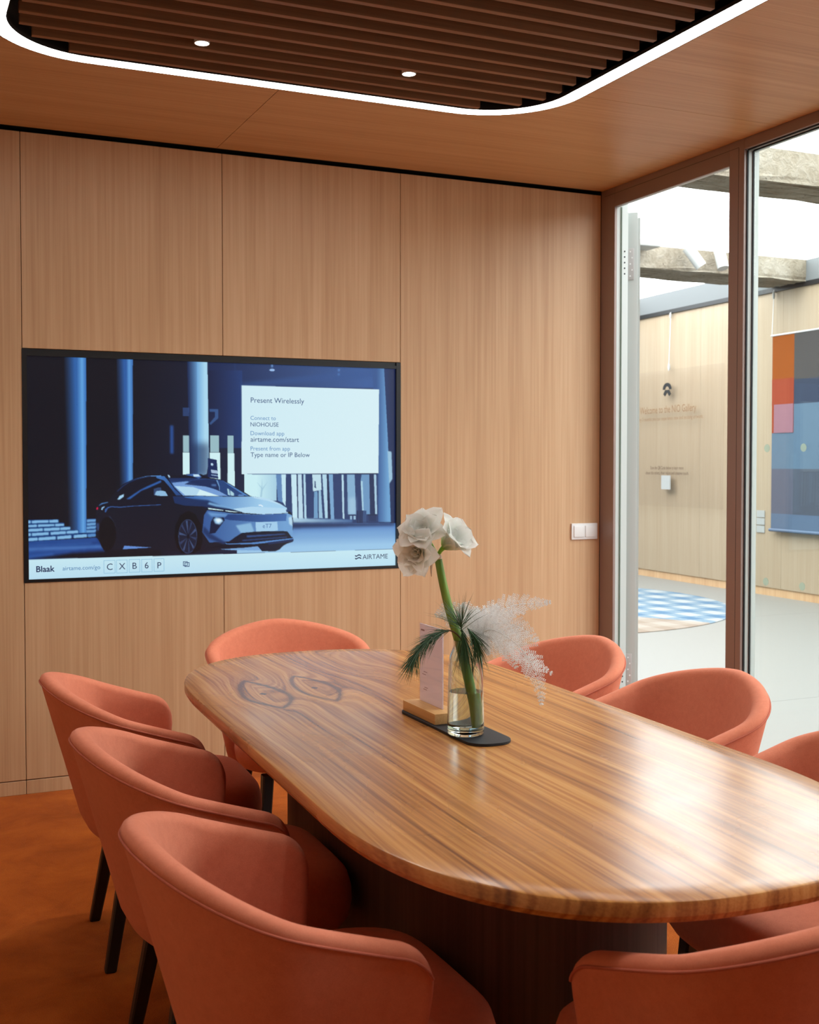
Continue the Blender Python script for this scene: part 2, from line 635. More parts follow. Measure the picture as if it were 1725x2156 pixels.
arc = lambda cx, cy, a0, a1, r=R_O, n=16: [(cx + r * math.cos(a0 + (a1 - a0) * k / n), cy + r * math.sin(a0 + (a1 - a0) * k / n)) for k in range(n + 1)]
YS = -1.27
YB = -3.75
g = 0.0012
panels = [
    [(ROOM_X0, YS + g), (ROOM_X0, back), (mx - g, back), (mx - g, oy1)] + arc(ox0 + R_O, oy1 - R_O, PI / 2, PI) + [(ox0, YS + g)],
    [(mx + g, back), (0.0, back), (0.0, YS + g), (ox1, YS + g)] + arc(ox1 - R_O, oy1 - R_O, 0, PI / 2) + [(mx + g, oy1)],
    [(ox1, YS - g), (-0.001, YS - g), (-0.001, YB + g), (ox1, YB + g)],
    [(ROOM_X0, YS - g), (ox0, YS - g), (ox0, YB + g), (ROOM_X0, YB + g)],
    [(ROOM_X0, YB - g), (ox0, YB - g)] + arc(ox0 + R_O, oy0 + R_O, PI, 1.5 * PI) + [(mx - g, oy0), (mx - g, ROOM_Y0), (ROOM_X0, ROOM_Y0)],
    [(-0.001, YB - g), (-0.001, ROOM_Y0), (mx + g, ROOM_Y0), (mx + g, oy0)] + arc(ox1 - R_O, oy0 + R_O, 1.5 * PI, 2 * PI) + [(ox1, YB - g)],
]
box('ceiling_edge', (-0.001, ROOM_Y0, CEIL + 0.0005), (0.09, 0.12, 2.93), M['taupe'], ce)
box('corner_infill', (-0.002, 0.0005, 0.0), (0.085, 0.12, 2.93), M['black'], wb)
for p in panels:
    link('ceiling_panel', prism('ceiling_panel', p, CEIL, CEIL + 0.02), M['oak_x'], ce)
box('shadow_gap_strip', (ROOM_X0, -0.002, CEIL + 0.004), (0.0, 0.072, CEIL + 0.03), M['black'], ce)
# dark lining of the opening
def wall_ring(name, pts, z0, z1, th):
    n = len(pts)
    c = Vector((sum(p[0] for p in pts) / n, sum(p[1] for p in pts) / n))
    outp = []
    for i, p in enumerate(pts):
        a, b2 = Vector(pts[i - 1]), Vector(pts[(i + 1) % n])
        t = (b2 - a).normalized()
        nn = Vector((t.y, -t.x))
        outp.append((p[0] + nn.x * th, p[1] + nn.y * th))
    r = [[(x, y, z) for x, y in P] for P, z in ((pts, z0), (pts, z1), (outp, z1), (outp, z0), (pts, z0))]
    return rings_mesh(name, r, close_ends=False, smooth_angle=0.6)
link('recess_lining', wall_ring('recess_lining', rrect(*LED_I, R_I), CEIL + 0.012, 2.93, 0.012), M['dark_void'], ce)
# slats across the opening
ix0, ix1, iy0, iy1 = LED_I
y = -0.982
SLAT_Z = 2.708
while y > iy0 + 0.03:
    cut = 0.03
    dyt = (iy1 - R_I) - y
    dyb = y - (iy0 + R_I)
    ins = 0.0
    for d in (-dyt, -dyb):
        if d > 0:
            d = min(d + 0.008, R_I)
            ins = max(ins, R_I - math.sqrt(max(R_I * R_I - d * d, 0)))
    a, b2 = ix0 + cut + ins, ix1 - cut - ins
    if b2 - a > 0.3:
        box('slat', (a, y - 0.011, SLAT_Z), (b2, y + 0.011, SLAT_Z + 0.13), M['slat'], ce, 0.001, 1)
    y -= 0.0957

# light ring
ring = empty('led_light_ring', (-1.96, -2.5275, CEIL))
tag(ring, 'continuous white light strip bent round the slatted ceiling opening', 'ceiling light')
def band(name, o, i, ro, ri, z0, z1):
    A, B = rrect(*o, ro), rrect(*i, ri)
    r = [[(x, y, z) for x, y in P] for P, z in ((A, z0), (A, z1), (B, z1), (B, z0), (A, z0))]
    return rings_mesh(name, r, close_ends=False, smooth_angle=0.5)
sh = lambda q, d: (q[0] + d, q[1] - d, q[2] + d, q[3] - d)
link('diffuser', band('diffuser', sh(LED_O, 0.003), sh(LED_I, -0.003), R_O - 0.003, R_I + 0.003, CEIL - 0.0005, CEIL + 0.010), M['led'], ring)
link('inner_lip', band('inner_lip', sh(LED_I, -0.003), LED_I, R_I + 0.003, R_I, CEIL - 0.001, CEIL + 0.012), M['dark_void'], ring)
link('outer_lip', band('outer_lip', LED_O, sh(LED_O, 0.003), R_O, R_O - 0.003, CEIL - 0.001, CEIL + 0.012), M['dark_void'], ring)
link('channel', band('channel', LED_O, LED_I, R_O, R_I, CEIL + 0.010, CEIL + 0.035), M['dark_void'], ring)

# downlights between the slats
SP_LABELS = ['small round downlight among ceiling slats, left one above the television',
             'small round downlight among ceiling slats, right one nearer the glass partition',
             'small round downlight further back over the left row of chairs',
             'small round downlight further back over the right row of chairs']
for k, (sx, sy) in enumerate(((-2.335, -1.222), (-1.602, -1.222), (-2.335, -3.806), (-1.602, -3.806))):
    d = empty('downlight', (sx, sy, SLAT_Z))
    tag(d, SP_LABELS[k], 'downlight', 'downlights in the slatted ceiling')
    link('housing', lathe('housing', [(0.0250, 0.003), (0.0250, 0.15), (0.0225, 0.15), (0.0225, 0.003)], (sx, sy, SLAT_Z), 28, True), M['white_plastic'], d)
    link('lens', lathe('lens', [(0.0222, 0.004), (0.0222, 0.010)], (sx, sy, SLAT_Z), 28), M['lens'], d)
    li = bpy.data.lights.new('downlight_beam', 'SPOT')
    li.energy = SPOT_WATT if k < 2 else SPOT_WATT * 0.5; li.spot_size = math.radians(125); li.spot_blend = 1.0; li.shadow_soft_size = 0.03
    li.color = (1.0, 0.94, 0.86)
    lo = bpy.data.objects.new('beam', li); COL.objects.link(lo)
    lo.parent = d; lo.location = (0, 0, 0.002)

# ------------------------------------------------------------------ glazed partition at x = 0
D = 0.08
HEAD_D, HEAD_W = 2.614, 2.664
P1, P2a, P2b = -0.119, -0.972, -1.067
door = empty('door_1', (0, -0.55, 0))
tag(door, 'glazed door standing wide open beside its taupe frame', kind='structure')
def frame_box(name, lo, hi, parent, D=D):
    """taupe face to the room, pale metal behind it"""
    o = box(name, (0.0, lo[0], lo[1]), (0.014, hi[0], hi[1]), M['taupe'], parent, 0.0015, 1)
    box('outer_profile', (0.014, lo[0] + 0.0005, lo[1] + 0.0005), (D, hi[0] - 0.0005, hi[1] - 0.0005), M['silver'], o)
    return o
frame_box('jamb', (P1, 0.0), (-0.0005, CEIL + 0.0004), door)
frame_box('head', (P2a, HEAD_D), (P1, CEIL + 0.0004), door, 0.03)
frame_box('post', (P2b, 0.0), (P2a, CEIL + 0.0004), door)
# fine joint lines on the frame faces
box('joint_line', (-0.0006, P2a - 0.062, 0.0), (0.001, P2a - 0.0605, CEIL - 0.03), M['gasket'], door)
box('joint_line', (-0.0006, P2a - 0.06, CEIL - 0.031), (0.001, -0.03, CEIL - 0.0298), M['gasket'], door)
# gaskets in the door reveal
box('gasket', (0.034, P1 - 0.004, 0.0), (0.042, P1 - 0.0004, HEAD_D), M['dot'], door)
# screw holes in the jamb reveal beside each hinge
for hz in (2.345, 0.322):
    for k in range(5):
        z = hz + 0.055 - 0.0275 * k
        r = [[(0.060 + 0.004 * math.cos(2 * PI * i / 12), P1 - yy, z + 0.004 * math.sin(2 * PI * i / 12)) for i in range(12)] for yy in (-0.0005, 0.0008)]
        link('screw_hole', rings_mesh('screw_hole', r), M['gasket'], door)
# the leaf, swung out into the hall
ca, sa = 0.577, 0.8167
LP = Vector((0.089, -0.080))
u = Vector((ca, sa)); vv = Vector((sa, -ca))
LEAF_W, LEAF_T = 0.83, 0.062
leaf = empty('leaf', (0, 0, 0)); leaf.parent = door; leaf.location = (0, 0.55, 0)
def leaf_box(name, u0, u1, v0, v1, z0, z1, mat, parent=leaf, bevel=0.0):
    me = boxmesh(name, (u0, v0, z0), (u1, v1, z1), bevel)
    for q in me.vertices:
        p = LP + u * q.co.x + vv * q.co.y
        q.co.x, q.co.y = p.x, p.y
    bm = bmesh.new(); bm.from_mesh(me); bmesh.ops.recalc_face_normals(bm, faces=bm.faces); bm.to_mesh(me); bm.free()
    return link(name, me, mat, parent)
leaf_box('hinge_stile', 0, 0.08, 0, LEAF_T, 0.01, 2.60, M['silver'], bevel=0.0015)
leaf_box('rebate_strip', 0.012, 0.022, LEAF_T, LEAF_T + 0.012, 0.01, 2.575, M['silver'])
leaf_box('lock_stile', LEAF_W - 0.08, LEAF_W, 0, LEAF_T, 0.01, 2.60, M['silver'])
leaf_box('top_rail', 0.08, LEAF_W - 0.08, 0, LEAF_T, 2.52, 2.60, M['silver'])
leaf_box('bottom_rail', 0.08, LEAF_W - 0.08, 0, LEAF_T, 0.01, 0.09, M['silver'])
leaf_box('pane', 0.08, LEAF_W - 0.08, 0.026, 0.036, 0.09, 2.52, M['pane'])
leaf_box('door_handle', LEAF_W - 0.055, LEAF_W - 0.035, -0.05, -0.03, 0.95, 1.25, M['steel'])
for hz in (2.345, 0.322):
    hi = leaf_box('hinge', -0.004, 0.0005, 0.004, 0.044, hz - 0.078, hz + 0.078, M['steel'], bevel=0.0012)
    me = tube('hinge_knuckle', [tuple(LP + u * -0.004 + vv * 0.002) + (hz - 0.078,), tuple(LP + u * -0.004 + vv * 0.002) + (hz + 0.078,)], 0.006, 10)
    link('hinge_knuckle', me, M['steel'], leaf)
    for k in range(5):
        z = hz + 0.06 - 0.03 * k
        leaf_box('screw', -0.0056, -0.0035, 0.024 + (0.007 if k % 2 else -0.002) , 0.031 + (0.007 if k % 2 else -0.002), z - 0.0035, z + 0.0035, M['white_plastic'])

win = empty('window_1', (0, -3.3, 0))
tag(win, 'fixed glass partition with rows of frosted dots', kind='structure')
frame_box('head', (ROOM_Y0, HEAD_W), (P2b, CEIL + 0.0004), win)
frame_box('sill', (ROOM_Y0, 0.0), (P2b, 0.05), win)
for yy in (-2.62, -4.12):
    frame_box('post', (yy - 0.05, 0.05), (yy + 0.05, HEAD_W), win)
bays = [(P2b, -2.57), (-2.67, -4.07), (-4.17, ROOM_Y0)]
for y1, y0 in bays:
    box('pane', (0.052, y0, 0.05), (0.062, y1, HEAD_W), M['pane'], win)
    for gx0, gx1 in ((0.014, 0.021), (0.0445, 0.0515)):
        box('gasket', (gx0, y1 - 0.005, 0.05), (gx1, y1 + 0.0004, HEAD_W - 0.004), M['gasket'], win)
        box('gasket', (gx0, y0, HEAD_W - 0.005), (gx1, y1 - 0.005, HEAD_W + 0.0004), M['gasket'], win)
for y1, y0 in bays[:1]:
    for z in (1.418, 0.864):
        k = 0
        while y1 - 0.096 - k * 0.2115 > y0 + 0.03:
            link('frosted_dot', disc_x('frosted_dot', (0.0508, y1 - 0.096 - k * 0.2115, z), 0.0165, 0.0008), M['dot'], win)
            k += 1

# ------------------------------------------------------------------ the hall beyond the glass
HX = lambda yy: 4.80 + 0.04 * yy
hf = empty('floor_hall', (2.4, 2.0, 0))
tag(hf, 'white seamless floor of the bright hall outside', kind='structure')
for y0, y1 in ((-7.0, 0.214), (0.217, 3.2), (3.203, 9.0)):
    box('floor_slab', (0.0 if y1 < 0.3 else -0.35, y0, -0.06), (5.6, y1, 0.0), M['hall_floor'], hf)
WT = 3.085
hw = empty('wall_hall', (HX(3), 3, 0))
tag(hw, 'pale oak gallery wall across the hall', kind='structure')
def hall_slab(name, y0, y1, z0, z1, dx0, dx1, mat, parent=hw):
    pts = [(HX(y0) + dx0, y0), (HX(y0) + dx1, y0), (HX(y1) + dx1, y1), (HX(y1) + dx0, y1)]
    return link(name, prism(name, pts, z0, z1), mat, parent)
edges = [-4.0, -2.7, -1.3, 0.1, 1.5, 2.9, 4.25, 5.62, 6.98, 8.4]
for a, b2 in zip(edges[:-1], edges[1:]):
    hall_slab('wall_panel', a + 0.0015, b2 - 0.0015, 0.085, WT, 0, 0.03, M['pale_oak'])
hall_slab('skirting', -4.0, 8.4, 0.0, 0.085, 0.012, 0.04, M['oak'])
hall_slab('wall_core', -4.0, 9.0, 0.0, 3.45, 0.04, 0.12, M['hall_white'])
hall_slab('upper_wall', -4.0, 9.0, WT + 0.045, 3.36, -0.02, 0.04, M['upper_wall'])
hall_slab('picture_rail', -4.0, 9.0, WT, WT + 0.045, -0.022, 0.03, M['rail'])
we = box('wall_hall_end', (-0.35, 9.0, 0), (5.6, 9.1, 3.5), M['hall_white'])
tag(we, 'white wall closing the far end of the hall', kind='structure')
ws = box('wall_hall_side', (-0.35, 0.125, 0.0), (-0.25, 9.0, 3.5), M['hall_white'])
tag(ws, 'white hall wall behind the television wall', kind='structure')
hc = box('ceiling_hall', (-4.2, -7.0, 3.60), (5.7, 9.1, 3.7), M['hall_white'])
tag(hc, 'hall ceiling of luminous sheets between concrete beams', kind='structure')
BEAMS = [(-2.10, -1.70), (0.85, 1.23), (3.90, 4.42), (7.0, 7.5)]
yy = -7.0
for b0, b1 in BEAMS:
    box('luminous_panel', (0.02, yy, 3.335), (5.3, b0, 3.345), M['hall_light'], hc)
    yy = b1
    bm = bmesh.new()
    me = boxmesh('concrete_beam', (-0.3, b0, 3.13), (HX(b0) - 0.02, b1, 3.60))
    bm.from_mesh(me)
    bmesh.ops.subdivide_edges(bm, edges=bm.edges, cuts=24, use_grid_fill=True)
    rnd = random.Random(int(b0 * 10))
    for v in bm.verts:
        if v.co.z < 3.16:
            v.co.z += rnd.uniform(-0.008, 0.008); v.co.y += rnd.uniform(-0.012, 0.012)
    bm.to_mesh(me); bm.free()
    link('concrete_beam', me, M['concrete'], hc)
box('luminous_panel', (0.02, yy, 3.335), (5.3, 9.0, 3.345), M['hall_light'], hc)

SCREEN_OPS=[
([-19,-20,1025,-86,1020,1122,-23,1038],23,22,30,(27,34,62,225,315,565,309),0,1),
([457,-14,1005,-46,1004,102,456,124],28,40,78,(52,88,150,463,70,904,-2),4,1),
([457,40,553,35,552,406,455,407],26,34,66,(34,58,112,463,190,549,187),0,1),
([550,96,1004,-14,1004,38,550,117],46,80,140,0,6,0.6),
([92,-7,124,-9,121,791,90,790],23,23,32,(50,98,165,94,389,122,388),0,1),
([124,-9,138,-10,135,795,121,794],50,98,165,(95,160,220,122,388,135,388),0,1),
([137,-10,146,-10,143,795,134,795],95,160,220,(60,115,185,136,388,144,388),0,1),
([222,-9,248,-11,245,598,220,598],23,23,32,(48,92,160,224,388,246,387),0,1),
([247,-10,256,-11,253,598,245,598],48,92,160,(90,150,212,246,387,253,387),0,1),
([255,-11,263,-11,261,598,253,598],90,150,212,(62,112,180,254,387,262,387),0,1),
([358,303,367,303,367,434,358,434],45,90,170,0,3,0.8),
([404,-8,436,-10,438,530,409,542],28,42,80,(110,165,215,407,207,436,206),0,1),
([430,-9,458,-11,461,458,455,530,431,542],108,165,215,(168,214,238,429,206,451,206),0,1),
([410,386,462,386,462,542,409,542],24,36,72,0,12,0.55),
([392,219,409,219,408,258,392,258],52,80,135,0,0,0.7),
([463,223,487,223,487,265,466,298,463,290,478,259,478,235,463,235],60,95,150,0,0,0.8),
([392,349,408,349,408,428,392,428],150,185,195,0,0,1),
([391,429,409,429,409,536,391,535],205,238,242,0,0,1),
([465,348,488,348,488,428,465,428],150,185,195,0,0,1),
([463,429,491,429,492,561,463,560],205,238,242,0,0,1),
([512,347,528,347,528,431,512,431],150,185,195,0,0,1),
([512,432,530,432,531,595,511,588],205,238,242,0,0,1),
([458,455,482,463,486,552,458,545],24,40,88,0,0,1),
([466,479,470,479,470,477,473,485,470,494,470,490,466,490],180,210,235,0,0,1),
([466,509,484,514,485,529,467,525],190,215,238,0,0,0.85),
([467,532,485,536,485,541,467,537],170,200,230,0,0,0.8),
([557,529,947,533,974,534,984,787,688,775,557,645],38,58,105,0,0,1),
([557,532,648,533,647,661,557,659],200,236,242,(165,205,225,591,585,645,586),0,1),
([646,533,661,533,664,671,651,661],90,130,180,0,0,1),
([601,642,604,600,591,567,605,595,607,553,607,600,623,567,608,609,606,642],150,190,212,0,0,0.7),
([661,533,674,533,673,690,664,666],190,225,238,0,0,1),
([674,533,689,533,691,738,676,700],38,58,105,0,0,1),
([689,533,704,533,708,757,693,757],195,228,240,0,0,1),
([704,533,708,533,711,748,707,748],28,44,88,0,0,1),
([708,533,719,533,724,753,710,753],185,215,232,0,0,1),
([719,533,724,533,727,749,723,748],34,52,98,0,0,1),
([724,533,730,533,733,761,727,758],175,212,232,0,0,1),
([750,534,775,534,777,610,752,618],188,220,232,0,0,1),
([757,567,759,565,761,603,756,598],40,60,105,0,0,1),
([755,619,765,617,766,750,754,750],110,155,195,0,0,1),
([768,612,775,610,780,751,769,750],150,190,215,0,0,1),
([779,534,792,534,795,751,787,751],175,212,230,0,0,1),
([792,534,799,534,804,756,795,756],26,40,80,0,0,1),
([798,534,810,534,814,761,804,761],120,165,205,0,0,1),
([836,535,842,535,844,758,839,753],180,215,232,0,0,1),
([852,535,875,535,879,735,855,734],130,172,205,0,0,1),
([857,653,878,648,879,735,856,734],165,200,222,0,6,0.7),
([893,567,896,535,919,535,921,736,898,736],105,148,190,0,0,1),
([893,567,899,569,902,716,898,716],165,205,225,0,0,1),
([919,535,934,536,937,737,923,737],30,44,84,0,0,1),
([933,536,940,536,943,737,937,737],165,200,222,0,0,1),
([881,716,887,716,886,779,881,778],30,44,84,0,0,1),
([888,716,894,716,894,779,888,779],30,44,84,0,0,1),
([895,716,901,716,901,779,895,779],30,44,84,0,0,1),
([900,716,910,717,910,780,899,779],50,76,122,0,0,1),
([913,735,942,736,942,743,913,742],26,38,74,0,0,1),
([917,742,940,743,940,771,917,770],32,48,90,0,0,1),
([856,737,879,737,879,742,856,741],28,40,78,0,0,1),
([861,742,867,742,867,761,861,761],150,185,210,0,0,1),
([871,742,878,742,878,761,871,761],150,185,210,0,0,1),
([693,747,868,761,868,778,695,771],170,205,225,(70,105,155,699,757,862,763),2,1),
([943,446,974,446,984,778,946,776],42,72,125,(105,158,205,944,592,973,592),0,1),
([927,-10,964,-12,979,430,985,776,947,775,948,494],48,82,140,(105,158,205,941,366,976,366),0,1),
([964,-12,1002,-11,999,777,985,776,976,366],30,50,98,(26,36,72,968,302,1001,301),0,1),
([975,417,987,420,990,558,980,584],150,190,215,0,1,1),
([628,29,631,24,637,22,642,24,644,29,641,34,635,35,630,33],150,185,230,0,0,1),
([634,0,638,0,638,15,634,16],110,155,210,0,2,1),
([826,12,832,11,831,24,825,24],80,125,190,0,2,1),
([825,34,831,33,831,43,825,43],70,115,180,0,2,1),
([617,768,1002,783,1002,915,536,912,536,862],84,128,190,(152,196,230,782,789,782,889),0,1),
([688,771,996,783,996,794,688,797],26,38,76,0,5,0.9),
([704,818,996,817,996,837,704,847],120,168,215,0,8,0.5),
([-1,830,169,818,188,881,188,923,-2,911],28,62,128,0,0,1),
([-1,842,155,838,157,846,-1,849],52,98,170,0,4,0.85),
([-1,854,176,852,178,856,-1,858],70,118,190,0,4,0.85),
([-1,859,182,857,184,866,-2,868],88,136,204,0,4,0.85),
([-2,870,122,866,124,870,-2,875],62,108,180,0,4,0.85),
([-1,826,167,823,169,834,-1,837],40,80,150,0,4,0.85),
([-2,882,102,876,104,881,-2,887],46,90,165,0,4,0.85),
([-2,893,61,884,63,894,-2,902],52,100,176,0,4,0.85),
([106,886,186,881,333,878,332,920,-2,907,63,896],22,22,30,0,4,1),
([-1,732,76,731,76,746,89,747,89,764,104,764,104,780,124,781,124,795,166,797,166,810,-1,832],22,56,112,0,0,1),
([143,731,169,731,166,810,143,809],22,56,112,0,0,1),
([-1,737,1,735,6,734,8,736,8,745,6,747,1,747,-1,745],128,182,224,0,1,1),
([10,736,11,735,49,734,51,736,51,744,49,746,11,747,10,745],128,182,224,0,1,1),
([52,736,53,734,72,733,74,735,74,744,72,746,53,746,52,744],128,182,224,0,1,1),
([-1,756,1,754,21,753,23,755,23,762,21,764,1,765,-1,763],128,182,224,0,1,1),
([25,755,26,753,63,752,65,754,65,761,63,762,26,764,25,762],128,182,224,0,1,1),
([66,754,67,752,87,751,88,753,88,760,87,762,67,763,66,761],128,182,224,0,1,1),
([-1,774,1,772,36,770,37,772,37,781,35,783,1,785,-1,783],128,182,224,0,1,1),
([39,772,41,770,76,768,78,770,78,779,76,781,41,783,39,781],128,182,224,0,1,1),
([79,770,81,768,102,767,104,769,103,778,102,779,81,781,79,779],128,182,224,0,1,1),
([-1,793,1,791,6,790,8,792,8,802,6,804,0,804,-1,803],128,182,224,0,1,1),
([10,792,11,791,50,788,51,790,51,799,50,801,11,804,10,802],128,182,224,0,1,1),
([55,789,57,788,91,785,93,787,93,797,91,798,57,801,55,799],128,182,224,0,1,1),
([94,787,96,785,122,783,123,785,123,795,122,796,96,798,94,796],128,182,224,0,1,1),
([-1,815,0,813,22,811,24,813,24,823,22,825,0,827,-1,825],128,182,224,0,1,1),
([26,813,28,811,66,808,68,810,68,820,66,822,28,825,26,823],128,182,224,0,1,1),
([71,809,72,808,104,804,106,806,106,817,104,819,72,822,71,820],128,182,224,0,1,1),
([112,806,113,804,143,801,144,803,144,814,143,816,113,818,111,816],128,182,224,0,1,1),
([146,803,148,801,164,800,166,802,166,812,164,814,148,816,146,814],84,138,196,0,1,1),
([144,735,168,734,165,746,144,747],104,158,208,0,1,1),
([144,751,168,750,165,762,144,763],104,158,208,0,1,1),
([144,767,168,765,165,777,143,779],104,158,208,0,1,1),
([143,783,168,782,165,794,143,795],104,158,208,0,1,1),
([167,739,168,680,173,663,197,655,220,599,238,573,260,554,297,539,350,535,390,533,419,527,440,531,461,547,493,557,515,575,563,624,575,638,596,643,632,656,655,672,676,696,689,722,694,748,693,841,696,855,692,864,676,872,666,881,655,899,643,907,606,905,594,884,510,886,446,903,395,907,370,892,333,885,235,877,185,877,177,837,168,819],24,25,38,0,0,1),
([238,859,310,871,234,875],96,138,208,0,0,1),
([488,889,549,886,594,880,604,901,525,895],120,166,215,0,0,1),
([168,691,169,682,172,679,173,684,171,691],225,25,75,0,0,1),
([174,672,182,661,198,656,198,659,183,666,175,673],70,120,180,0,0,1),
([180,692,182,681,189,675,189,678,185,685,183,693],150,195,230,0,0,1),
([189,703,190,690,196,680,205,676,228,679,264,675,333,671,333,674,264,678,228,683,205,680,197,686,192,704],52,88,150,0,0,1),
([168,752,174,752,174,786,170,788],48,72,120,0,2,1),
([221,646,227,629,238,621,237,633,227,646],160,205,235,0,0,1),
([243,645,281,601,298,586,334,558,334,568,298,596,283,606,253,645],48,95,170,0,1,1),
([315,598,326,592,334,593,334,627,315,627],50,70,110,0,0,1),
([321,609,335,606,345,611,351,631,335,632,321,629],140,185,220,0,0,1),
([317,627,320,612,334,608,334,628],140,185,220,0,0,1),
([220,608,233,585,250,564,269,549,298,538,334,536,334,541,298,543,270,555,251,569,235,588,222,610],30,48,88,0,0,1),
([264,552,298,538,334,536,334,539,298,540],92,145,205,0,0,1),
([201,719,211,746,216,769,214,769,209,748,200,723],44,58,90,0,1,1),
([322,539,342,539,353,561,370,602,388,630,373,630,361,601,341,559,321,547],62,112,180,(40,72,130,333,541,379,626),0,1),
([355,557,407,550,457,552,499,561,559,634,526,637,391,632,369,596],36,66,120,0,0,1),
([353,549,439,548,407,562,357,565],30,50,96,0,0,1),
([362,571,402,564,439,583,480,604,512,635,391,631,369,590],116,156,212,0,0,1),
([369,586,418,591,489,636,429,632,397,630],176,214,236,0,0,1),
([436,603,490,636,427,631],208,238,244,0,0,1),
([395,578,416,560,457,554,485,563,490,612,459,591],26,42,84,0,0,0.9),
([480,559,488,592,489,616,490,616,490,592,484,559],110,155,205,0,0,1),
([468,579,480,579,480,588,468,587],80,118,175,0,2,1),
([510,600,515,602,518,633,512,629],165,205,220,0,0,1),
([518,607,529,623,529,635,519,633],165,205,220,0,0,1),
([499,563,517,580,571,638,559,635,515,584],78,128,190,0,0,1),
([537,636,543,628,555,630,557,637],90,130,185,0,0,1),
([396,534,418,528,434,529,441,544,434,551,423,545,416,540],60,100,165,0,0,1),
([418,532,433,532,437,542,420,542],190,222,240,0,0,1),
([351,533,355,534,358,545,354,546],170,205,232,0,0,1),
([364,634,391,634,466,660,545,712,447,684,395,678,369,666],28,48,92,0,0,1),
([391,638,429,634,526,639,576,639,609,646,633,657,657,676,676,696,679,710,554,716,526,701,461,664],64,112,180,(160,205,235,416,651,609,697),0,1),
([395,642,457,654,494,681,461,668],30,52,98,0,2,1),
([461,664,496,681,521,692,531,701,480,685,457,673],120,170,215,0,2,1),
([576,639,609,646,633,657,657,676,667,687,621,660,585,647],186,220,240,0,1,1),
([526,697,578,688,676,699,680,722,609,726,552,717],176,214,238,0,0,1),
([596,680,603,678,610,687,607,690,603,684,598,685],225,240,250,0,0,1),
([445,682,457,686,526,701,553,714,521,715,461,697,447,690],20,30,60,0,0,1),
([457,690,500,702,498,705,459,697],205,238,242,0,0,1),
([504,703,547,714,519,712,505,707],205,238,242,0,0,1),
([456,701,526,719,597,727,679,724,691,733,694,842,620,805,549,814,514,853,461,855,442,805,447,725],52,88,150,(110,158,208,447,765,669,795),0,1),
([454,709,512,723,507,732,466,731],104,152,205,0,3,1),
([512,723,597,728,676,726,674,760,597,763,517,751,500,743],36,66,124,(62,104,168,526,727,669,749),0,1),
([533,777,575,766,585,812,547,814],134,180,216,0,2,1),
([447,777,465,814,509,861,502,867,461,838,443,805],30,52,98,0,3,1),
([465,758,472,736,500,737,503,751,477,811,461,814],20,28,58,0,0,1),
([472,746,479,736,494,742,499,755,489,771,477,766],150,195,230,0,2,1),
([477,746,489,741,495,754,484,764],222,240,248,0,2,1),
([681,745,690,737,693,767,691,787,683,775],180,214,234,0,2,1),
([674,708,680,695,684,712,676,719],34,56,104,0,0,1),
([588,763,649,763,651,807,589,809],160,202,232,0,0,1),
([509,861,530,834,549,814,587,809,664,809,678,812,693,848,644,854,549,862],20,22,40,0,0,1),
([563,827,669,822,673,826,563,836],48,80,140,0,1,1),
([551,847,676,837,678,842,551,853],40,66,118,0,1,1),
([503,857,509,863,573,862,694,845,695,854,572,871,507,866],84,134,198,0,0,1),
([620,863,694,850,695,861,625,873],26,40,80,0,0,1),
([502,866,625,871,620,879,447,882],20,22,34,0,0,1),
([593,878,663,876,656,898,644,906,606,903],18,22,42,0,0,1),
([368,826,371,770,384,722,406,703,424,720,440,773,443,846,437,886,419,905,387,901,374,874],18,17,22,0,0,1),
([428,825,427,843,425,860,422,875,418,887,414,897,408,902,403,904,397,902,392,895,387,886,383,873,380,857,379,840,378,822,379,805,381,788,384,773,388,760,393,751,398,745,403,743,409,745,414,751,419,761,423,774,426,790,428,807],54,70,108,0,0,1),
([427,825,426,842,424,858,421,873,418,885,413,894,408,899,403,901,398,899,393,893,388,883,384,871,382,856,380,840,380,822,380,805,382,789,385,774,389,762,393,753,398,748,403,746,409,748,414,754,418,763,422,776,424,791,426,807],28,32,52,0,0,1),
([404,816,403,749,398,750],62,80,120,0,0,1),
([404,816,412,754,415,761],46,60,96,0,0,1),
([407,823,425,799,423,787],62,80,120,0,0,1),
([407,823,426,830,425,843],46,60,96,0,0,1),
([405,831,417,883,420,874],62,80,120,0,0,1),
([405,831,408,896,404,898],46,60,96,0,0,1),
([402,829,390,885,394,891],62,80,120,0,0,1),
([402,829,384,862,382,850],46,60,96,0,0,1),
([402,820,381,802,381,815],62,80,120,0,0,1),
([402,820,386,775,389,765],46,60,96,0,0,1),
([408,824,407,826,407,828,407,830,406,832,405,833,405,834,404,834,403,834,402,833,402,832,401,830,401,828,400,826,400,823,400,821,401,819,401,817,402,815,402,814,403,813,404,813,405,813,406,814,406,815,407,817,407,819,407,821],20,22,34,0,0,1),
([217,803,217,820,215,837,212,851,209,864,204,873,200,878,195,880,190,878,186,872,181,862,178,850,176,835,174,818,173,801,174,784,176,768,178,753,182,741,186,732,191,726,196,725,200,727,205,733,209,742,213,754,215,769,217,786],19,18,24,0,0,1),
([551,107,949,108,947,529,550,531],205,233,242,(212,236,242,574,126,940,494),0,1),
([-3,909,1000,916,1000,1012,0,1011],196,230,240,(180,218,238,283,909,283,1023),0,1)]
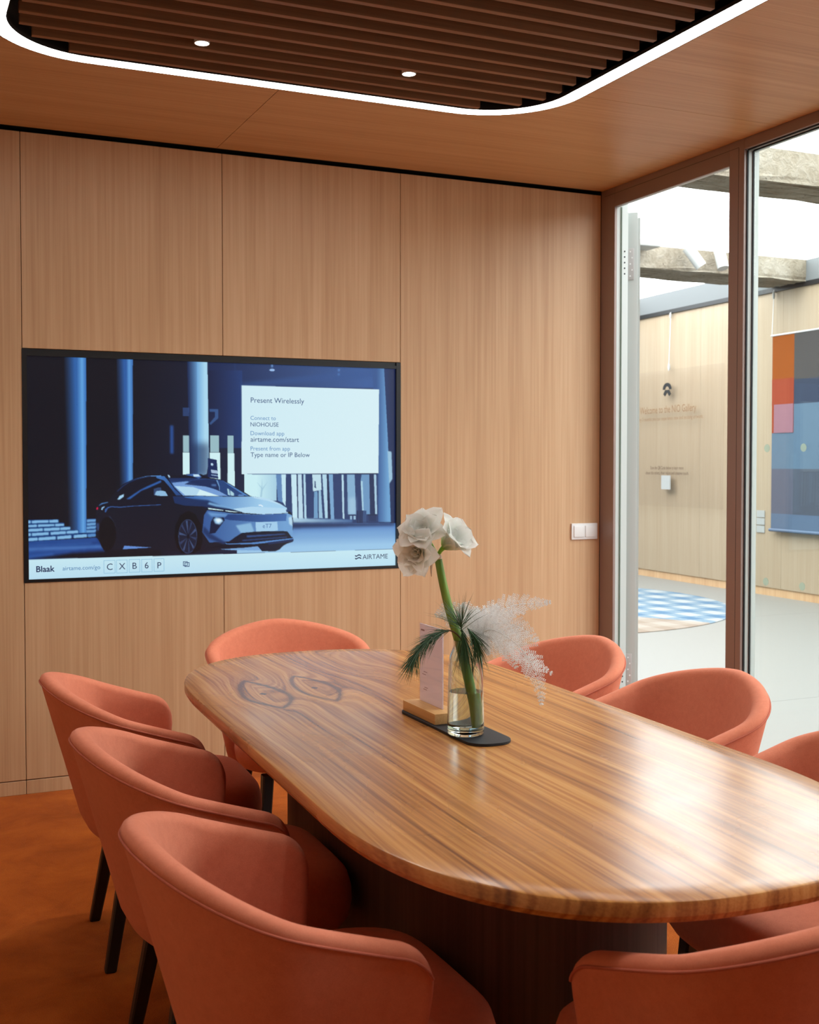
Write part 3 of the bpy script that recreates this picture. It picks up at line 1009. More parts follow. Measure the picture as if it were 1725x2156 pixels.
SCREEN_TEXT=[('Present Wirelessly', 576, 727, 187.0, (20, 62, 118), 0), ('Connect to', 575, 646, 270.0, (86, 136, 186), 0), ('NIOHOUSE', 575, 654, 301.5, (20, 62, 118), 0), ('Download app', 575, 670, 344.0, (86, 136, 186), 0), ('airtame.com/start', 575, 712, 375.0, (20, 62, 118), 0), ('Present from app', 575, 686, 417.5, (86, 136, 186), 0), ('Type name or IP Below', 575, 743, 448.5, (20, 62, 118), 0), ('Blaak', 19, 64, 967.0, (18, 34, 78), 1), ('airtame.com/go', 83, 176, 964.0, (70, 120, 170), 0), ('C', 194, 206, 969.5, (18, 34, 78), 0), ('X', 225, 238, 969.0, (18, 34, 78), 0), ('B', 258, 269, 968.5, (18, 34, 78), 0), ('6', 289, 300, 968.5, (18, 34, 78), 0), ('P', 322, 333, 970.5, (18, 34, 78), 0), ('AIRTAME', 899, 976, 962.5, (18, 34, 78), 0), ('eT7', 608, 633, 793.0, (70, 110, 165), 0)]
SCREEN_BOXES=[(185, 925, 214, 985), (217, 925, 245, 986), (249, 924, 277, 985), (281, 925, 309, 986), (313, 925, 340, 985)]
SCREEN_ICON=[(390, 942, 402, 964), (394, 947, 407, 968)]
SCREEN_WAVES=[[(876, 943), (879, 945), (881, 946), (883, 944), (885, 941), (888, 940), (890, 940), (892, 943), (895, 945)], [(876, 956), (878, 959), (881, 959), (883, 957), (885, 955), (888, 953), (890, 954), (892, 956), (895, 958)]]

# ================================================================== TELEVISION
def draw_screen(W, H, ops):
    """rasterise the flat picture shown on the screen: polygons, gradients, soft edges"""
    SSX = 2
    w, h = W * SSX, H * SSX
    img = np.zeros((h, w, 3), np.float32)
    for pts, r, gcol, b, c2, blur, al in ops:
        P = np.array(pts, np.float32).reshape(-1, 2) / 1000.0 * np.array([w, h], np.float32)
        pad = blur * SSX * 2 + 2
        x0 = max(int(P[:, 0].min()) - pad, 0); x1 = min(int(P[:, 0].max()) + pad + 1, w)
        y0 = max(int(P[:, 1].min()) - pad, 0); y1 = min(int(P[:, 1].max()) + pad + 1, h)
        if x1 <= x0 or y1 <= y0: continue
        X, Y = np.meshgrid(np.arange(x0, x1) + 0.5, np.arange(y0, y1) + 0.5)
        ins = np.zeros(X.shape, bool)
        n = len(P)
        for i in range(n):
            ax, ay = P[i]; bx, by = P[(i + 1) % n]
            if ay == by: continue
            cond = (ay > Y) != (by > Y)
            ins ^= cond & (X < (bx - ax) * (Y - ay) / (by - ay) + ax)
        m = ins.astype(np.float32)
        if blur:
            k = blur * SSX
            for _ in range(2):
                for axis in (0, 1):
                    acc = np.zeros_like(m)
                    for s in range(-k // 2, k // 2 + 1): acc += np.roll(m, s, axis)
                    m = acc / (2 * (k // 2) + 1 if k % 2 == 0 else k + 1)
                    m = np.clip(m, 0, 1)
        m *= al
        col = np.array([r, gcol, b], np.float32)
        if c2:
            c2c = np.array(c2[:3], np.float32)
            ga = np.array(c2[3:5]) / 1000.0 * (w, h); gb = np.array(c2[5:7]) / 1000.0 * (w, h)
            d = gb - ga
            t = np.clip(((X - ga[0]) * d[0] + (Y - ga[1]) * d[1]) / (d @ d + 1e-6), 0, 1)[..., None]
            colm = col * (1 - t) + c2c * t
        else:
            colm = np.broadcast_to(col, X.shape + (3,))
        img[y0:y1, x0:x1] = img[y0:y1, x0:x1] * (1 - m[..., None]) + colm * m[..., None]
    img = img.reshape(H, SSX, W, SSX, 3).mean((1, 3)) / 255.0
    return np.where(img <= 0.04045, img / 12.92, ((img + 0.055) / 1.055) ** 2.4)


tvx0, tvx1, tvz0, tvz1 = TV
tv = empty('wall_television', ((tvx0 + tvx1) / 2, 0.0, tvz0))
tag(tv, 'large black framed television set into the oak wall showing a car', 'television')
sx0, sx1, sz0, sz1 = -2.755, -1.1175, 0.8800, 1.7935
YSC = 0.010
box('housing', (tvx0 + 0.003, 0.014, tvz0 + 0.002), (tvx1 - 0.003, 0.068, tvz1 - 0.004), M['bezel'], tv)
bz = [((tvx0 + 0.002, -0.004, tvz0 + 0.001), (sx0 + 0.001, 0.016, tvz1 - 0.002)), ((sx1 - 0.001, -0.004, tvz0 + 0.001), (tvx1 - 0.002, 0.016, tvz1 - 0.002)),
      ((sx0, -0.004, tvz0 + 0.001), (sx1, 0.016, sz0 + 0.001)), ((sx0, -0.004, sz1 - 0.001), (sx1, 0.016, sz1 + 0.012)), ((sx0, 0.004, sz1 + 0.012), (sx1, 0.016, tvz1 - 0.002))]
link('bezel', join_boxes('bezel', bz), M['bezel'], tv)
PW, PH = 680, 380
pic = draw_screen(PW, PH, SCREEN_OPS)
me = bpy.data.meshes.new('screen')
xs = np.linspace(sx0, sx1, PW); zs = np.linspace(sz1, sz0, PH)
XX, ZZ = np.meshgrid(xs, zs)
vs = np.stack([XX, np.full_like(XX, YSC), ZZ], -1).reshape(-1, 3).astype(np.float32)
idx = np.arange(PW * PH).reshape(PH, PW)
q = np.stack([idx[:-1, :-1], idx[1:, :-1], idx[1:, 1:], idx[:-1, 1:]], -1).reshape(-1, 4)
me.vertices.add(len(vs)); me.vertices.foreach_set('co', vs.ravel())
me.loops.add(q.size); me.loops.foreach_set('vertex_index', q.ravel().astype(np.int32))
me.polygons.add(len(q)); me.polygons.foreach_set('loop_start', np.arange(0, q.size, 4, dtype=np.int32))
me.update(calc_edges=True)
set_tone(me, np.concatenate([pic.reshape(-1, 3), np.ones((PW * PH, 1))], 1))
screen = link('screen', me, M['screen'], tv)
TXT = {}
def txt_mat(c):
    if c not in TXT:
        m, nt, b = new_mat('screen_lettering')
        b.inputs['Base Color'].default_value = (0.004, 0.004, 0.005, 1)
        b.inputs['Emission Color'].default_value = lin(c); b.inputs['Emission Strength'].default_value = 1.0
        TXT[c] = m
    return TXT[c]
SW, SH = sx1 - sx0, sz1 - sz0
def scr(uu, v2, dy=0.0008): return (sx0 + uu / 1000 * SW, YSC - dy, sz1 - v2 / 1000 * SH)
for s, a, b2, base, c, bold in SCREEN_TEXT:
    if len(s) == 1:
        me = textmesh(s, None, 0.0385, 0.0, 'CENTER')
        for v in me.vertices: v.co.x += (b2 - a) / 2000 * SW
    else:
        me = textmesh(s, (b2 - a) / 1000 * SW, None, 0.02 if bold else 0.0)
    x, yy, z = scr(a, base)
    for v in me.vertices: v.co = Vector((x + v.co.x, yy, z + v.co.y))
    link('screen_text', me, txt_mat(tuple(c)), screen)
def outline_rect(b4, t):
    x0, _, z1 = scr(b4[0], b4[1]); x1, yy, z0 = scr(b4[2], b4[3])
    return join_boxes('screen_icon', [((x0, yy, z0), (x1, yy + 0.0004, z0 + t)), ((x0, yy, z1 - t), (x1, yy + 0.0004, z1)), ((x0, yy, z0), (x0 + t, yy + 0.0004, z1)), ((x1 - t, yy, z0), (x1, yy + 0.0004, z1))])
for b4 in SCREEN_BOXES: link('screen_icon', outline_rect(b4, 0.0016), txt_mat((120, 176, 208)), screen)
for b4 in SCREEN_ICON: link('screen_icon', outline_rect(b4, 0.0028), txt_mat((30, 60, 110)), screen)
for wv in SCREEN_WAVES:
    P = [scr(*p) for p in wv]
    t = 0.0028
    vs2 = [(p[0], p[1], p[2] + s * t) for p in P for s in (-1, 1)]
    link('screen_icon', mesh('screen_icon', vs2, [(2 * i, 2 * i + 2, 2 * i + 3, 2 * i + 1) for i in range(len(P) - 1)]), txt_mat((18, 34, 78)), screen)

# light switch
sw = empty('light_switch', (-0.0945, 0, 1.016))
tag(sw, 'white double light switch on the oak wall near the door frame', 'switch')
box('cover_plate', (-0.170, -0.010, 0.976), (-0.019, 0.0, 1.056), M['white_plastic'], sw, 0.002)
for x0 in (-0.158, -0.091):
    box('rocker', (x0, -0.0145, 0.988), (x0 + 0.060, -0.009, 1.044), M['white_plastic'], sw, 0.0015)

# ================================================================== TABLE
TC = Vector((-2.09, -2.517)); TROT = -0.036
def stad(a, L, D, n, N_=160, inset=0.0):
    pts = []
    a -= inset; L -= inset; D = max(D - inset * 0.6, 0.02)
    H_ = N_ // 2
    for s in (1, -1):
        for k in range(H_):
            t = PI * k / (H_ - 1)
            X = a * math.copysign(abs(math.cos(t)) ** (2 / n), math.cos(t)); Y = (L - D) + D * math.sin(t) ** (2 / n)
            pts.append((X * s, Y * s))
    return pts
table = empty('conference_table', (TC.x, TC.y, 0), TROT)
tag(table, 'long oval walnut conference table with a glossy figured top', 'table')
prof = [(0.05, 0.700), (0.020, 0.702), (0.006, 0.708), (0.0, 0.718), (0.0, 0.7345), (0.0018, 0.7385), (0.005, 0.740), (0.06, 0.740)]
link('tabletop', rings_mesh('tabletop', [[(x, y, z) for x, y in stad(0.481, 1.168, 0.628, 2.425, inset=i)] for i, z in prof], smooth_angle=0.5), M['table'], table, False)
link('pedestal', rings_mesh('pedestal', [[(x, y, z) for x, y in stad(0.245, 0.73, 0.33, 2.3, inset=i)] for i, z in ((0.0, 0.0), (0.0, 0.702))], smooth_angle=0.5), M['walnut'], table, False)

# ================================================================== CHAIRS
def chair_parts():
    A, B, EXT, ZB, ZA, E1, n = .303, .191, .22, .763, .612, .80, 1.78
    th = np.linspace(-PI / 2, PI / 2, 241)
    lat = np.sign(np.sin(th)) * np.abs(np.sin(th)) ** (2 / n) * A
    fw = -B * np.abs(np.cos(th)) ** (2 / n)
    s = np.linspace(0, 1, 41)[1:]
    lat = np.r_[np.full(40, -A), lat, np.full(40, A)]; fw = np.r_[EXT * s[::-1], fw, EXT * s]
    seg = np.r_[0, np.cumsum(np.hypot(np.diff(lat), np.diff(fw)))]
    TOT = seg[-1]
    nu = 88
    us = 0.5 - 0.5 * np.cos(np.linspace(0, PI, nu))
    us = 0.75 * us + 0.25 * np.linspace(0, 1, nu)
    d = us * TOT
    cl = np.interp(d, seg, lat); cf = np.interp(d, seg, fw)
    # soften the superellipse join
    for _ in range(3):
        cl[1:-1] = (cl[:-2] + 2 * cl[1:-1] + cl[2:]) / 4; cf[1:-1] = (cf[:-2] + 2 * cf[1:-1] + cf[2:]) / 4
    tl = np.gradient(cl, d); tf = np.gradient(cf, d)
    ln = np.hypot(tl, tf); tl /= ln; tf /= ln
    nl, nf = -tf, tl            # inward normal candidates
    # at the back (lat 0) inward is +fwd
    flip = np.where(nl * (0 - cl) + nf * (0.1 - cf) < 0, -1, 1)
    nl, nf = nl * flip, nf * flip
    k = np.clip((cf + B) / (B + EXT), 0, 1)
    ztop = ZB + (ZA - ZB) * k ** E1
    for _ in range(4):
        ztop[1:-1] = (ztop[:-2] + 2 * ztop[1:-1] + ztop[2:]) / 4
    de = np.minimum(d, TOT - d)
    rc = 0.055
    ztop = ztop - np.where(de < rc, rc - np.sqrt(np.maximum(rc * rc - (rc - de) ** 2, 0)), 0)
    thin = np.where(de < 0.024, np.sqrt(np.maximum(1 - (1 - de / 0.024) ** 2, 0)), 1.0)
    slope = 0.275 * (1 - k) + 0.13 * k
    T = 0.046
    ZBOT, ZIN = 0.305, 0.40
    def inset(z, i):
        o = slope[i] * (ztop[i] - z)
        lo = max(0.0, (0.385 - z) / 0.07)
        return o + 0.045 * (1 - math.sqrt(max(0.0, 1 - min(lo, 1.0) ** 2)))
    rings = []
    seam = []
    for i in range(nu):
        r = []
        zt = ztop[i]
        tipw = math.exp(-(de[i] / 0.10) ** 2)
        def P(off, z):
            half = T / 2
            o = half + (off - half) * thin[i]
            f = cf[i] + nf[i] * (o + inset(z, i)) - 0.10 * tipw * max(0.0, 0.56 - z)
            l = cl[i] + nl[i] * (o + inset(z, i))
            return (f, l, z)
        for t in np.linspace(0, 1, 13):
            r.append(P(0.0, ZBOT + (zt - 0.006 - ZBOT) * t))
        seam.append(P(-0.0015, zt - 0.006))
        for a in np.linspace(0, PI, 9)[1:-1]:
            r.append(P(T / 2 - T / 2 * math.cos(a), zt - 0.006 + 0.019 * math.sin(a) * thin[i]))
        for t in np.linspace(1, 0, 9):
            r.append(P(T, ZIN + (zt - 0.006 - ZIN) * t))
        rings.append(r)
    n_ = len(rings[0])
    vs = [p for r in rings for p in r]
    fs = []
    for a in range(nu - 1):
        for i in range(n_):
            j = (i + 1) % n_
            fs.append((a * n_ + i, a * n_ + j, (a + 1) * n_ + j, (a + 1) * n_ + i))
    for a in (0, nu - 1):
        fs.append(tuple(a * n_ + i for i in range(n_)))
    shell = mesh('backrest_shell', vs, fs, 1.3)
    pipe = tube('piping', seam[2:-2], 0.0026, 6)
    # seat cushion
    def seat_ring(sc, z, cc=0.178):
        out = []
        for q_ in range(56):
            t = 2 * PI * q_ / 56
            c_, s_ = math.cos(t), math.sin(t)
            e = 2 / (2.3 + 1.5 * max(0.0, c_))
            f = cc + 0.228 * sc * math.copysign(abs(c_) ** e, c_)
            w_ = (0.232 + 0.030 * min(1.0, max(0.0, (f - 0.12) / 0.14))) * (1.0 if f > 0.14 else 1.0 - 0.45 * ((0.14 - f) / 0.19) ** 2)
            out.append((f, w_ * sc * math.copysign(abs(s_) ** e, s_), z))
        return out
    seat = rings_mesh('seat', [seat_ring(a, z) for a, z in ((0.80, .332), (0.92, .338), (0.975, .358), (1.0, .39), (0.995, .42), (0.965, .445), (0.90, .4595), (0.75, .4655), (0.5, .469), (0.25, .4705), (0.03, .471))], smooth_angle=1.0)
    basep = rings_mesh('seat_frame', [seat_ring(a, z) for a, z in ((0.60, .312), (0.66, .314), (0.66, .335))], smooth_angle=0.6)
    def leg(f0, l0, f1, l1):
        def sec(f, l, z, a, b_):
            c = 0.25
            return [(f + dx * a, l + dy * b_, z) for dx, dy in ((-1, -1 + c), (-1 + c, -1), (1 - c, -1), (1, -1 + c), (1, 1 - c), (1 - c, 1), (-1 + c, 1), (-1, 1 - c))]
        return rings_mesh('leg', [sec(f1, l1, 0.0, 0.0135, 0.0135), sec(f1, l1, 0.003, 0.015, 0.015), sec(f0, l0, 0.322, 0.021, 0.019)], smooth_angle=0.4)
    legs = [leg(0.03, s_ * 0.155, -0.028, s_ * 0.19) for s_ in (1, -1)] + [leg(0.325, s_ * 0.165, 0.352, s_ * 0.19) for s_ in (1, -1)]
    return [('backrest_shell', shell, 'coral'), ('piping', pipe, 'piping'), ('seat', seat, 'coral'), ('seat_frame', basep, 'leg')] + [('leg', l, 'leg') for l in legs]


PARTS = chair_parts()
for nm, me, mt in PARTS:
    me.materials.append(M[mt])
CHAIRS = [
    ((-2.718, -1.659), -0.055, 'coral upholstered tub chair on the left, furthest from the camera'),
    ((-2.744, -2.413), -0.026, 'coral upholstered tub chair in the middle of the left row'),
    ((-2.766, -3.131), 0.007, 'coral upholstered tub chair nearest the camera on the left'),
    ((-1.961, -0.957), -1.615, 'coral upholstered tub chair at the head of the table below the television'),
    ((-1.263, -1.664), 3.152, 'coral upholstered tub chair on the right beside the open door'),
    ((-1.272, -2.356), 3.064, 'coral upholstered tub chair in the middle of the right row before the glass'),
    ((-1.374, -3.117), 3.041, 'coral upholstered tub chair on the right cut off by the frame edge'),
    ((-2.046, -3.690), 1.690, 'coral upholstered tub chair at the near end, back to the camera'),
]
for (cx, cy), rz, lab in CHAIRS:
    c = empty('tub_chair', (cx, cy, 0), rz)
    tag(c, lab, 'chair', 'tub chairs around the conference table')
    for nm, me, mt in PARTS:
        o = bpy.data.objects.new(nm, me)
        COL.objects.link(o)
        o.parent = c

# ================================================================== THINGS ON THE TABLE
TZ = 0.740
RV = Vector((math.cos(YAW), -math.sin(YAW), 0.0))      # directions the bouquet spreads in, across the table
DV = Vector((math.sin(YAW), math.cos(YAW), 0.0))
mat_o = link('table_mat', prism('table_mat', rrect(-2.137, -2.028, -2.758, -2.335, 0.046, 10), TZ + 0.0002, TZ + 0.0065, 0.0012), M['mat'])
tag(mat_o, 'black leather table mat with rounded ends under the vase', 'mat')
MZ = TZ + 0.0067

# card stand
blk = box('card_stand', (-2.130, -2.545, MZ), (-2.062, -2.362, MZ + 0.025), M['pine_block'], None, 0.0015)
tag(blk, 'small maple block stand on the black mat beside the vase', 'card stand')
card = empty('leaflet_card', (-2.088, -2.44, MZ + 0.015))
tag(card, 'tall pale pink card upright in the wooden block', 'card')
box('sheet', (-2.0900, -2.503, MZ + 0.018), (-2.0872, -2.375, 0.962), M['paper'], card)
set_tone(card.children[0].data, [lin((240, 230, 236))] * 8)
box('acrylic_cover', (-2.0925, -2.505, MZ + 0.017), (-2.0903, -2.373, 0.965), M['acrylic'], card)
for (ya, yb, z, h_) in ((-2.414, -2.402, 0.945, 0.004), (-2.448, -2.418, 0.855 - 0.01, 0.0015), (-2.455, -2.41, 0.8385, 0.0015), (-2.448, -2.422, 0.807, 0.0015), (-2.452, -2.416, 0.802, 0.0015)):
    box('print_line', (-2.0903, yb, z), (-2.09005, ya, z + h_) if ya > yb else (-2.09005, yb + 0.02, z + h_), M['print'], card)

# glass bottle vase
V = Vector((-2.104, -2.652, MZ))
vase = empty('glass_vase', V)
tag(vase, 'clear glass bottle vase half filled with water on the mat', 'vase')
outer = [(0.002, 0.0), (0.0375, 0.0), (0.0405, 0.003), (0.0415, 0.010), (0.0415, 0.030), (0.0398, 0.10), (0.0385, 0.160), (0.0365, 0.176), (0.0315, 0.188), (0.0275, 0.198), (0.0265, 0.206), (0.0272, 0.212)]
inner = [(0.0250, 0.2125), (0.0243, 0.206), (0.0250, 0.198), (0.0292, 0.186), (0.0342, 0.1745), (0.0362, 0.159), (0.0375, 0.10), (0.0392, 0.030), (0.0390, 0.017), (0.034, 0.0125), (0.002, 0.012)]
link('bottle', lathe('bottle', outer + inner, V, 56, False, 1.1), M['bottle'], vase)
water_in = [(0.002, 0.0125), (0.0338, 0.0129), (0.0388, 0.0173), (0.0390, 0.030), (0.0374, 0.097), (0.002, 0.097)]
link('water', lathe('water', water_in, V, 56, False, 1.1), M['water'], vase)

def BP(r, z, d=0.0):
    """a point of the bouquet: r across, z absolute height, d away"""
    p = Vector((V.x, V.y, 0)) + RV * r + DV * d
    return Vector((p.x, p.y, z))

# amaryllis
am = empty('amaryllis', BP(0.02, 0.765))
tag(am, 'white double amaryllis on one thick green stem leaning left', 'flower')
link('stem', tube('stem', bez([BP(0.022, 0.763), BP(0.012, 0.845), BP(-0.016, 0.958, 0.002), BP(-0.036, 1.023), BP(-0.052, 1.09), BP(-0.063, 1.146)], 26),
     [0.0115] * 8 + [0.011 - 0.0025 * k / 17 for k in range(18)], 18), M['stem'], am)
link('husk', tube('husk', bez([BP(-0.063, 1.140), BP(-0.066, 1.150), BP(-0.074, 1.147, -0.006), BP(-0.078, 1.122, -0.008), BP(-0.077, 1.102, -0.006)], 12), [0.0105, 0.011, 0.0095, 0.006, 0.0045, 0.004, 0.003, 0.003, 0.0026, 0.002, 0.0015, 0.0008], 8), M['husk'], am)

def petal_mesh(L, W, phi0, phi1, cup, seed, ns=13, nt_=9):
    rnd = random.Random(seed)
    ph = rnd.uniform(0, 6.28)
    vs, cols, fs = [], [], []
    rho, h_ = 0.003, 0.0
    prev = 0
    for i in range(ns):
        s = i / (ns - 1)
        if i:
            a = math.radians(phi0 + (phi1 - phi0) * ((s + prev) / 2) ** 1.6)
            rho += L / (ns - 1) * math.sin(a); h_ += L / (ns - 1) * math.cos(a)
        prev = s
        w = W * max(math.sin(PI * min(s * 0.86 + 0.09, 1.0) ** 1.15), 0.0) ** 0.75 * (1 if s < 0.97 else 0.35)
        if i == ns - 1: w = 0.0006
        for j in range(nt_):
            t = -1 + 2 * j / (nt_ - 1)
            lift = cup * w * t * t
            ruf = 0.0026 * s * math.sin(9 * s + 3.2 * t + ph) * abs(t)
            vs.append((rho - lift * 0.8 + ruf, w * t, h_ + lift * 0.55 + ruf))
            gr = max(0.0, 1 - s / 0.42) ** 1.3 + 0.22 * max(0, 1 - abs(t) * 3) * (1 - s)
            gr = min(1.0, gr)
            white, green = (0.94, 0.96, 0.93), (0.45, 0.60, 0.16)
            cols.append([white[q] * (1 - gr) + green[q] * gr for q in range(3)] + [1])
    for i in range(ns - 1):
        for j in range(nt_ - 1):
            fs.append((i * nt_ + j, i * nt_ + j + 1, (i + 1) * nt_ + j + 1, (i + 1) * nt_ + j))
    me = bpy.data.meshes.new('petal')
    me.from_pydata(vs, [], fs)
    smooth(me)
    set_tone(me, cols)
    return me

def frame_from(axis, spin):
    z = Vector(axis).normalized()
    x = z.cross(Vector((0.3, 0.2, 1))).normalized()
    y = z.cross(x)
    m = Matrix((x, y, z)).transposed()
    return m @ Matrix.Rotation(spin, 3, 'Z')

def blossom(base, ax_r, ax_z, ax_d, L, seed, flare=78, inner_p=6, open0=12, ped=None):
    axis = RV * ax_r + Vector((0, 0, ax_z)) + DV * ax_d
    b = link('blossom', tube('blossom', bez([ped or BP(-0.063, 1.148), (Vector(ped or BP(-0.063, 1.148)) + base) / 2 + Vector((0, 0, 0.002)), base + axis.normalized() * 0.006], 8), [0.0042, 0.0045, 0.0045, 0.0046, 0.005, 0.0056, 0.0064, 0.005], 10), M['bud_green'], am)
    rnd = random.Random(seed)
    for layer, (cnt, l2, w2, p0, p1, cup) in enumerate(((6, L, L * 0.40, open0, flare, 0.28), (inner_p, L * 0.86, L * 0.32, open0 * 0.7, flare * 0.74, 0.35), (inner_p, L * 0.64, L * 0.25, open0 * 0.45, flare * 0.48, 0.42), (4, L * 0.44, L * 0.18, 0, 26, 0.5))):
        for k in range(cnt):
            me = petal_mesh(l2 * rnd.uniform(0.92, 1.08), w2 * rnd.uniform(0.9, 1.1), p0, p1 + rnd.uniform(-16, 14), cup, seed * 100 + layer * 10 + k)
            R_ = frame_from(axis, 2 * PI * (k + 0.5 * layer) / cnt + rnd.uniform(-0.16, 0.16))
            for v in me.vertices:
                v.co = base + R_ @ v.co
            link('petal', me, M['petal'], b)

blossom(BP(-0.050, 1.168, 0.0), 0.66, 0.58, -0.46, 0.080, 3, 96, 6, 16)
blossom(BP(-0.100, 1.160, -0.012), -0.50, -0.06, -0.86, 0.070, 7, 118, 7, 40)
blossom(BP(-0.092, 1.192, -0.004), -0.28, 0.62, -0.74, 0.070, 11, 112, 7, 36)
blossom(BP(-0.088, 1.182, 0.008), -0.80, 0.40, 0.35, 0.072, 17, 100, 5, 26)

# pine sprig
pine = empty('pine_sprig', BP(0.0, 0.93))
tag(pine, 'dark green long needled pine sprig drooping left from the vase', 'pine sprig')
def needles(name, path, count, L, seed, spread, parent, bias=(0, 0, 0), start=0.05):
    rnd = random.Random(seed)
    P = bez(path, 40)
    vs, fs = [], []
    for k in range(count):
        t = start + (1 - start) * rnd.random() ** 0.85
        i = min(int(t * 38), 38)
        p = P[i]
        d = (P[i + 1] - P[i]).normalized()
        o = Vector((rnd.gauss(0, 1), rnd.gauss(0, 1), rnd.gauss(0, 1)))
        o -= d * o.dot(d)
        d2 = (d + o.normalized() * rnd.uniform(0.15, spread) + Vector(bias)).normalized()
        l = L * rnd.uniform(0.6, 1.1)
        side = d2.cross(Vector((0.3, 0.5, 0.8))).normalized()
        up = d2.cross(side)
        w = 0.00055
        b = len(vs)
        sag = Vector((0, 0, -0.16 * l))
        mid = p + d2 * l * 0.55 + sag * 0.3
        vs += [p + side * w, p - side * 0.5 * w + up * w * 0.8, p - side * 0.5 * w - up * w * 0.8,
               mid + side * w, mid - side * 0.5 * w + up * w * 0.8, mid - side * 0.5 * w - up * w * 0.8, p + d2 * l + sag]
        fs += [(b, b + 1, b + 4, b + 3), (b + 1, b + 2, b + 5, b + 4), (b + 2, b, b + 3, b + 5), (b + 3, b + 4, b + 6), (b + 4, b + 5, b + 6), (b + 5, b + 3, b + 6)]
    me = bpy.data.meshes.new(name); me.from_pydata([tuple(v) for v in vs], [], fs)
    o = link(name, me, M['needle'], parent)
    o['kind'] = 'stuff'
    return o
path1 = [BP(0.004, 0.905, -0.004), BP(-0.006, 0.955, -0.02), BP(-0.035, 0.985, -0.035), BP(-0.075, 0.975, -0.045), BP(-0.105, 0.945, -0.05), BP(-0.122, 0.915, -0.05)]
link('branch', tube('branch', bez(path1, 20), [0.0022 - 0.0014 * k / 19 for k in range(20)], 6), M['twig'], pine)
needles('needle_tuft', path1, 300, 0.060, 5, 0.85, pine, (0, 0, -0.15), 0.42)
path2 = [BP(0.004, 0.905, -0.004), BP(-0.004, 0.95, -0.018), BP(-0.010, 0.985, -0.026), BP(-0.012, 1.0, -0.028)]
needles('needle_tuft', path2, 70, 0.095, 8, 1.8, pine, (-0.25, 0.1, 0.1), 0.7)
path3 = [BP(0.002, 0.99, -0.024), BP(0.012, 0.98, -0.03), BP(0.022, 0.962, -0.03), BP(0.026, 0.945, -0.03)]
needles('needle_tuft', path3, 150, 0.064, 12, 0.9, pine, (0, 0, -0.45), 0.0)
path4 = [BP(-0.012, 0.99, -0.03), BP(-0.008, 0.975, -0.036), BP(-0.004, 0.955, -0.038)]
needles('needle_tuft', path4, 80, 0.085, 15, 1.0, pine, (0, 0, -0.5), 0.0)
path5 = [BP(0.004, 0.930, -0.004), BP(0.003, 0.91, -0.004), BP(0.002, 0.885, -0.002)]
needles('needle_tuft', path5, 40, 0.035, 19, 0.4, pine, (0, 0, -0.3), 0.0)
link('branch', tube('branch', bez([BP(-0.012, 0.985, -0.026), BP(0.006, 0.945, -0.012), BP(0.016, 0.90, 0.012), BP(0.016, 0.84, 0.02), BP(0.010, 0.775, 0.022)], 20), 0.0016, 6), M['twig'], pine)

# bleached fern
def frond(parent, path, wmax, pairs, seed, normal):
    rnd = random.Random(seed)
    P = bez(path, 60)
    vs, fs = [], []
    Nv = Vector(normal).normalized()
    pairs = int(pairs * 0.62)
    for k in range(pairs):
        t = 0.12 + 0.87 * k / pairs
        i = min(int(t * 58), 58)
        p = P[i]; d = (P[i + 1] - P[i]).normalized()
        env = min(1.0, (1 - t) * 1.35 + 0.05) * min(1.0, t * 5)
        for s in (-1, 1):
            side = Nv.cross(d).normalized() * s
            l = wmax * env * rnd.uniform(0.75, 1.15)
            pd = (side * 0.80 + d * 0.66 + Nv * rnd.uniform(-0.15, 0.15)).normalized()
            pn = (Nv + Vector((rnd.uniform(-.3, .3), rnd.uniform(-.3, .3), rnd.uniform(-.3, .3)))).normalized()
            # midrib of the pinna
            ps = pn.cross(pd).normalized()
            m = max(3, int(l / 0.0040))
            b = len(vs)
            vs += [p - ps * 0.0005, p + ps * 0.0005, p + pd * l]
            fs.append((b, b + 1, b + 2))
            for q in range(m):
                f = (q + 0.5) / m
                c = p + pd * l * f
                ll = (0.0085 * (1 - f * 0.7)) * min(1.0, l / 0.03) * rnd.uniform(0.8, 1.15) + 0.002
                for s2 in (-1, 1):
                    dd = (ps * s2 * 0.8 + pd * 0.7 + pn * rnd.uniform(-0.2, 0.2)).normalized()
                    w = 0.0011
                    nn = dd.cross(pn).normalized()
                    b = len(vs)
                    vs += [c - nn * w * 0.5, c + nn * w * 0.5, c + dd * ll * 0.55 + nn * w, c + dd * ll, c + dd * ll * 0.55 - nn * w]
                    fs.append((b, b + 1, b + 2, b + 3, b + 4))
    me = bpy.data.meshes.new('frond'); me.from_pydata([tuple(v) for v in vs], [], fs)
    set_tone(me, [(0.90, 0.93, 0.94, 1)] * len(vs))
    o = link('frond', me, M['fern'], parent)
    rm = tube('rachis', P[::3], [0.0013 - 0.0009 * k / 19 for k in range(20)], 5)
    set_tone(rm, [(0.90, 0.93, 0.94, 1)] * len(rm.vertices))
    link('rachis', rm, M['fern'], o)
    return o
CN = -DV + Vector((0, 0, 0.25))
fr = empty('white_fern', BP(0.01, 0.94))
tag(fr, 'spray of white bleached fern fanning out to the right of the vase', 'fern')
B0 = BP(0.010, 0.945, 0.008)
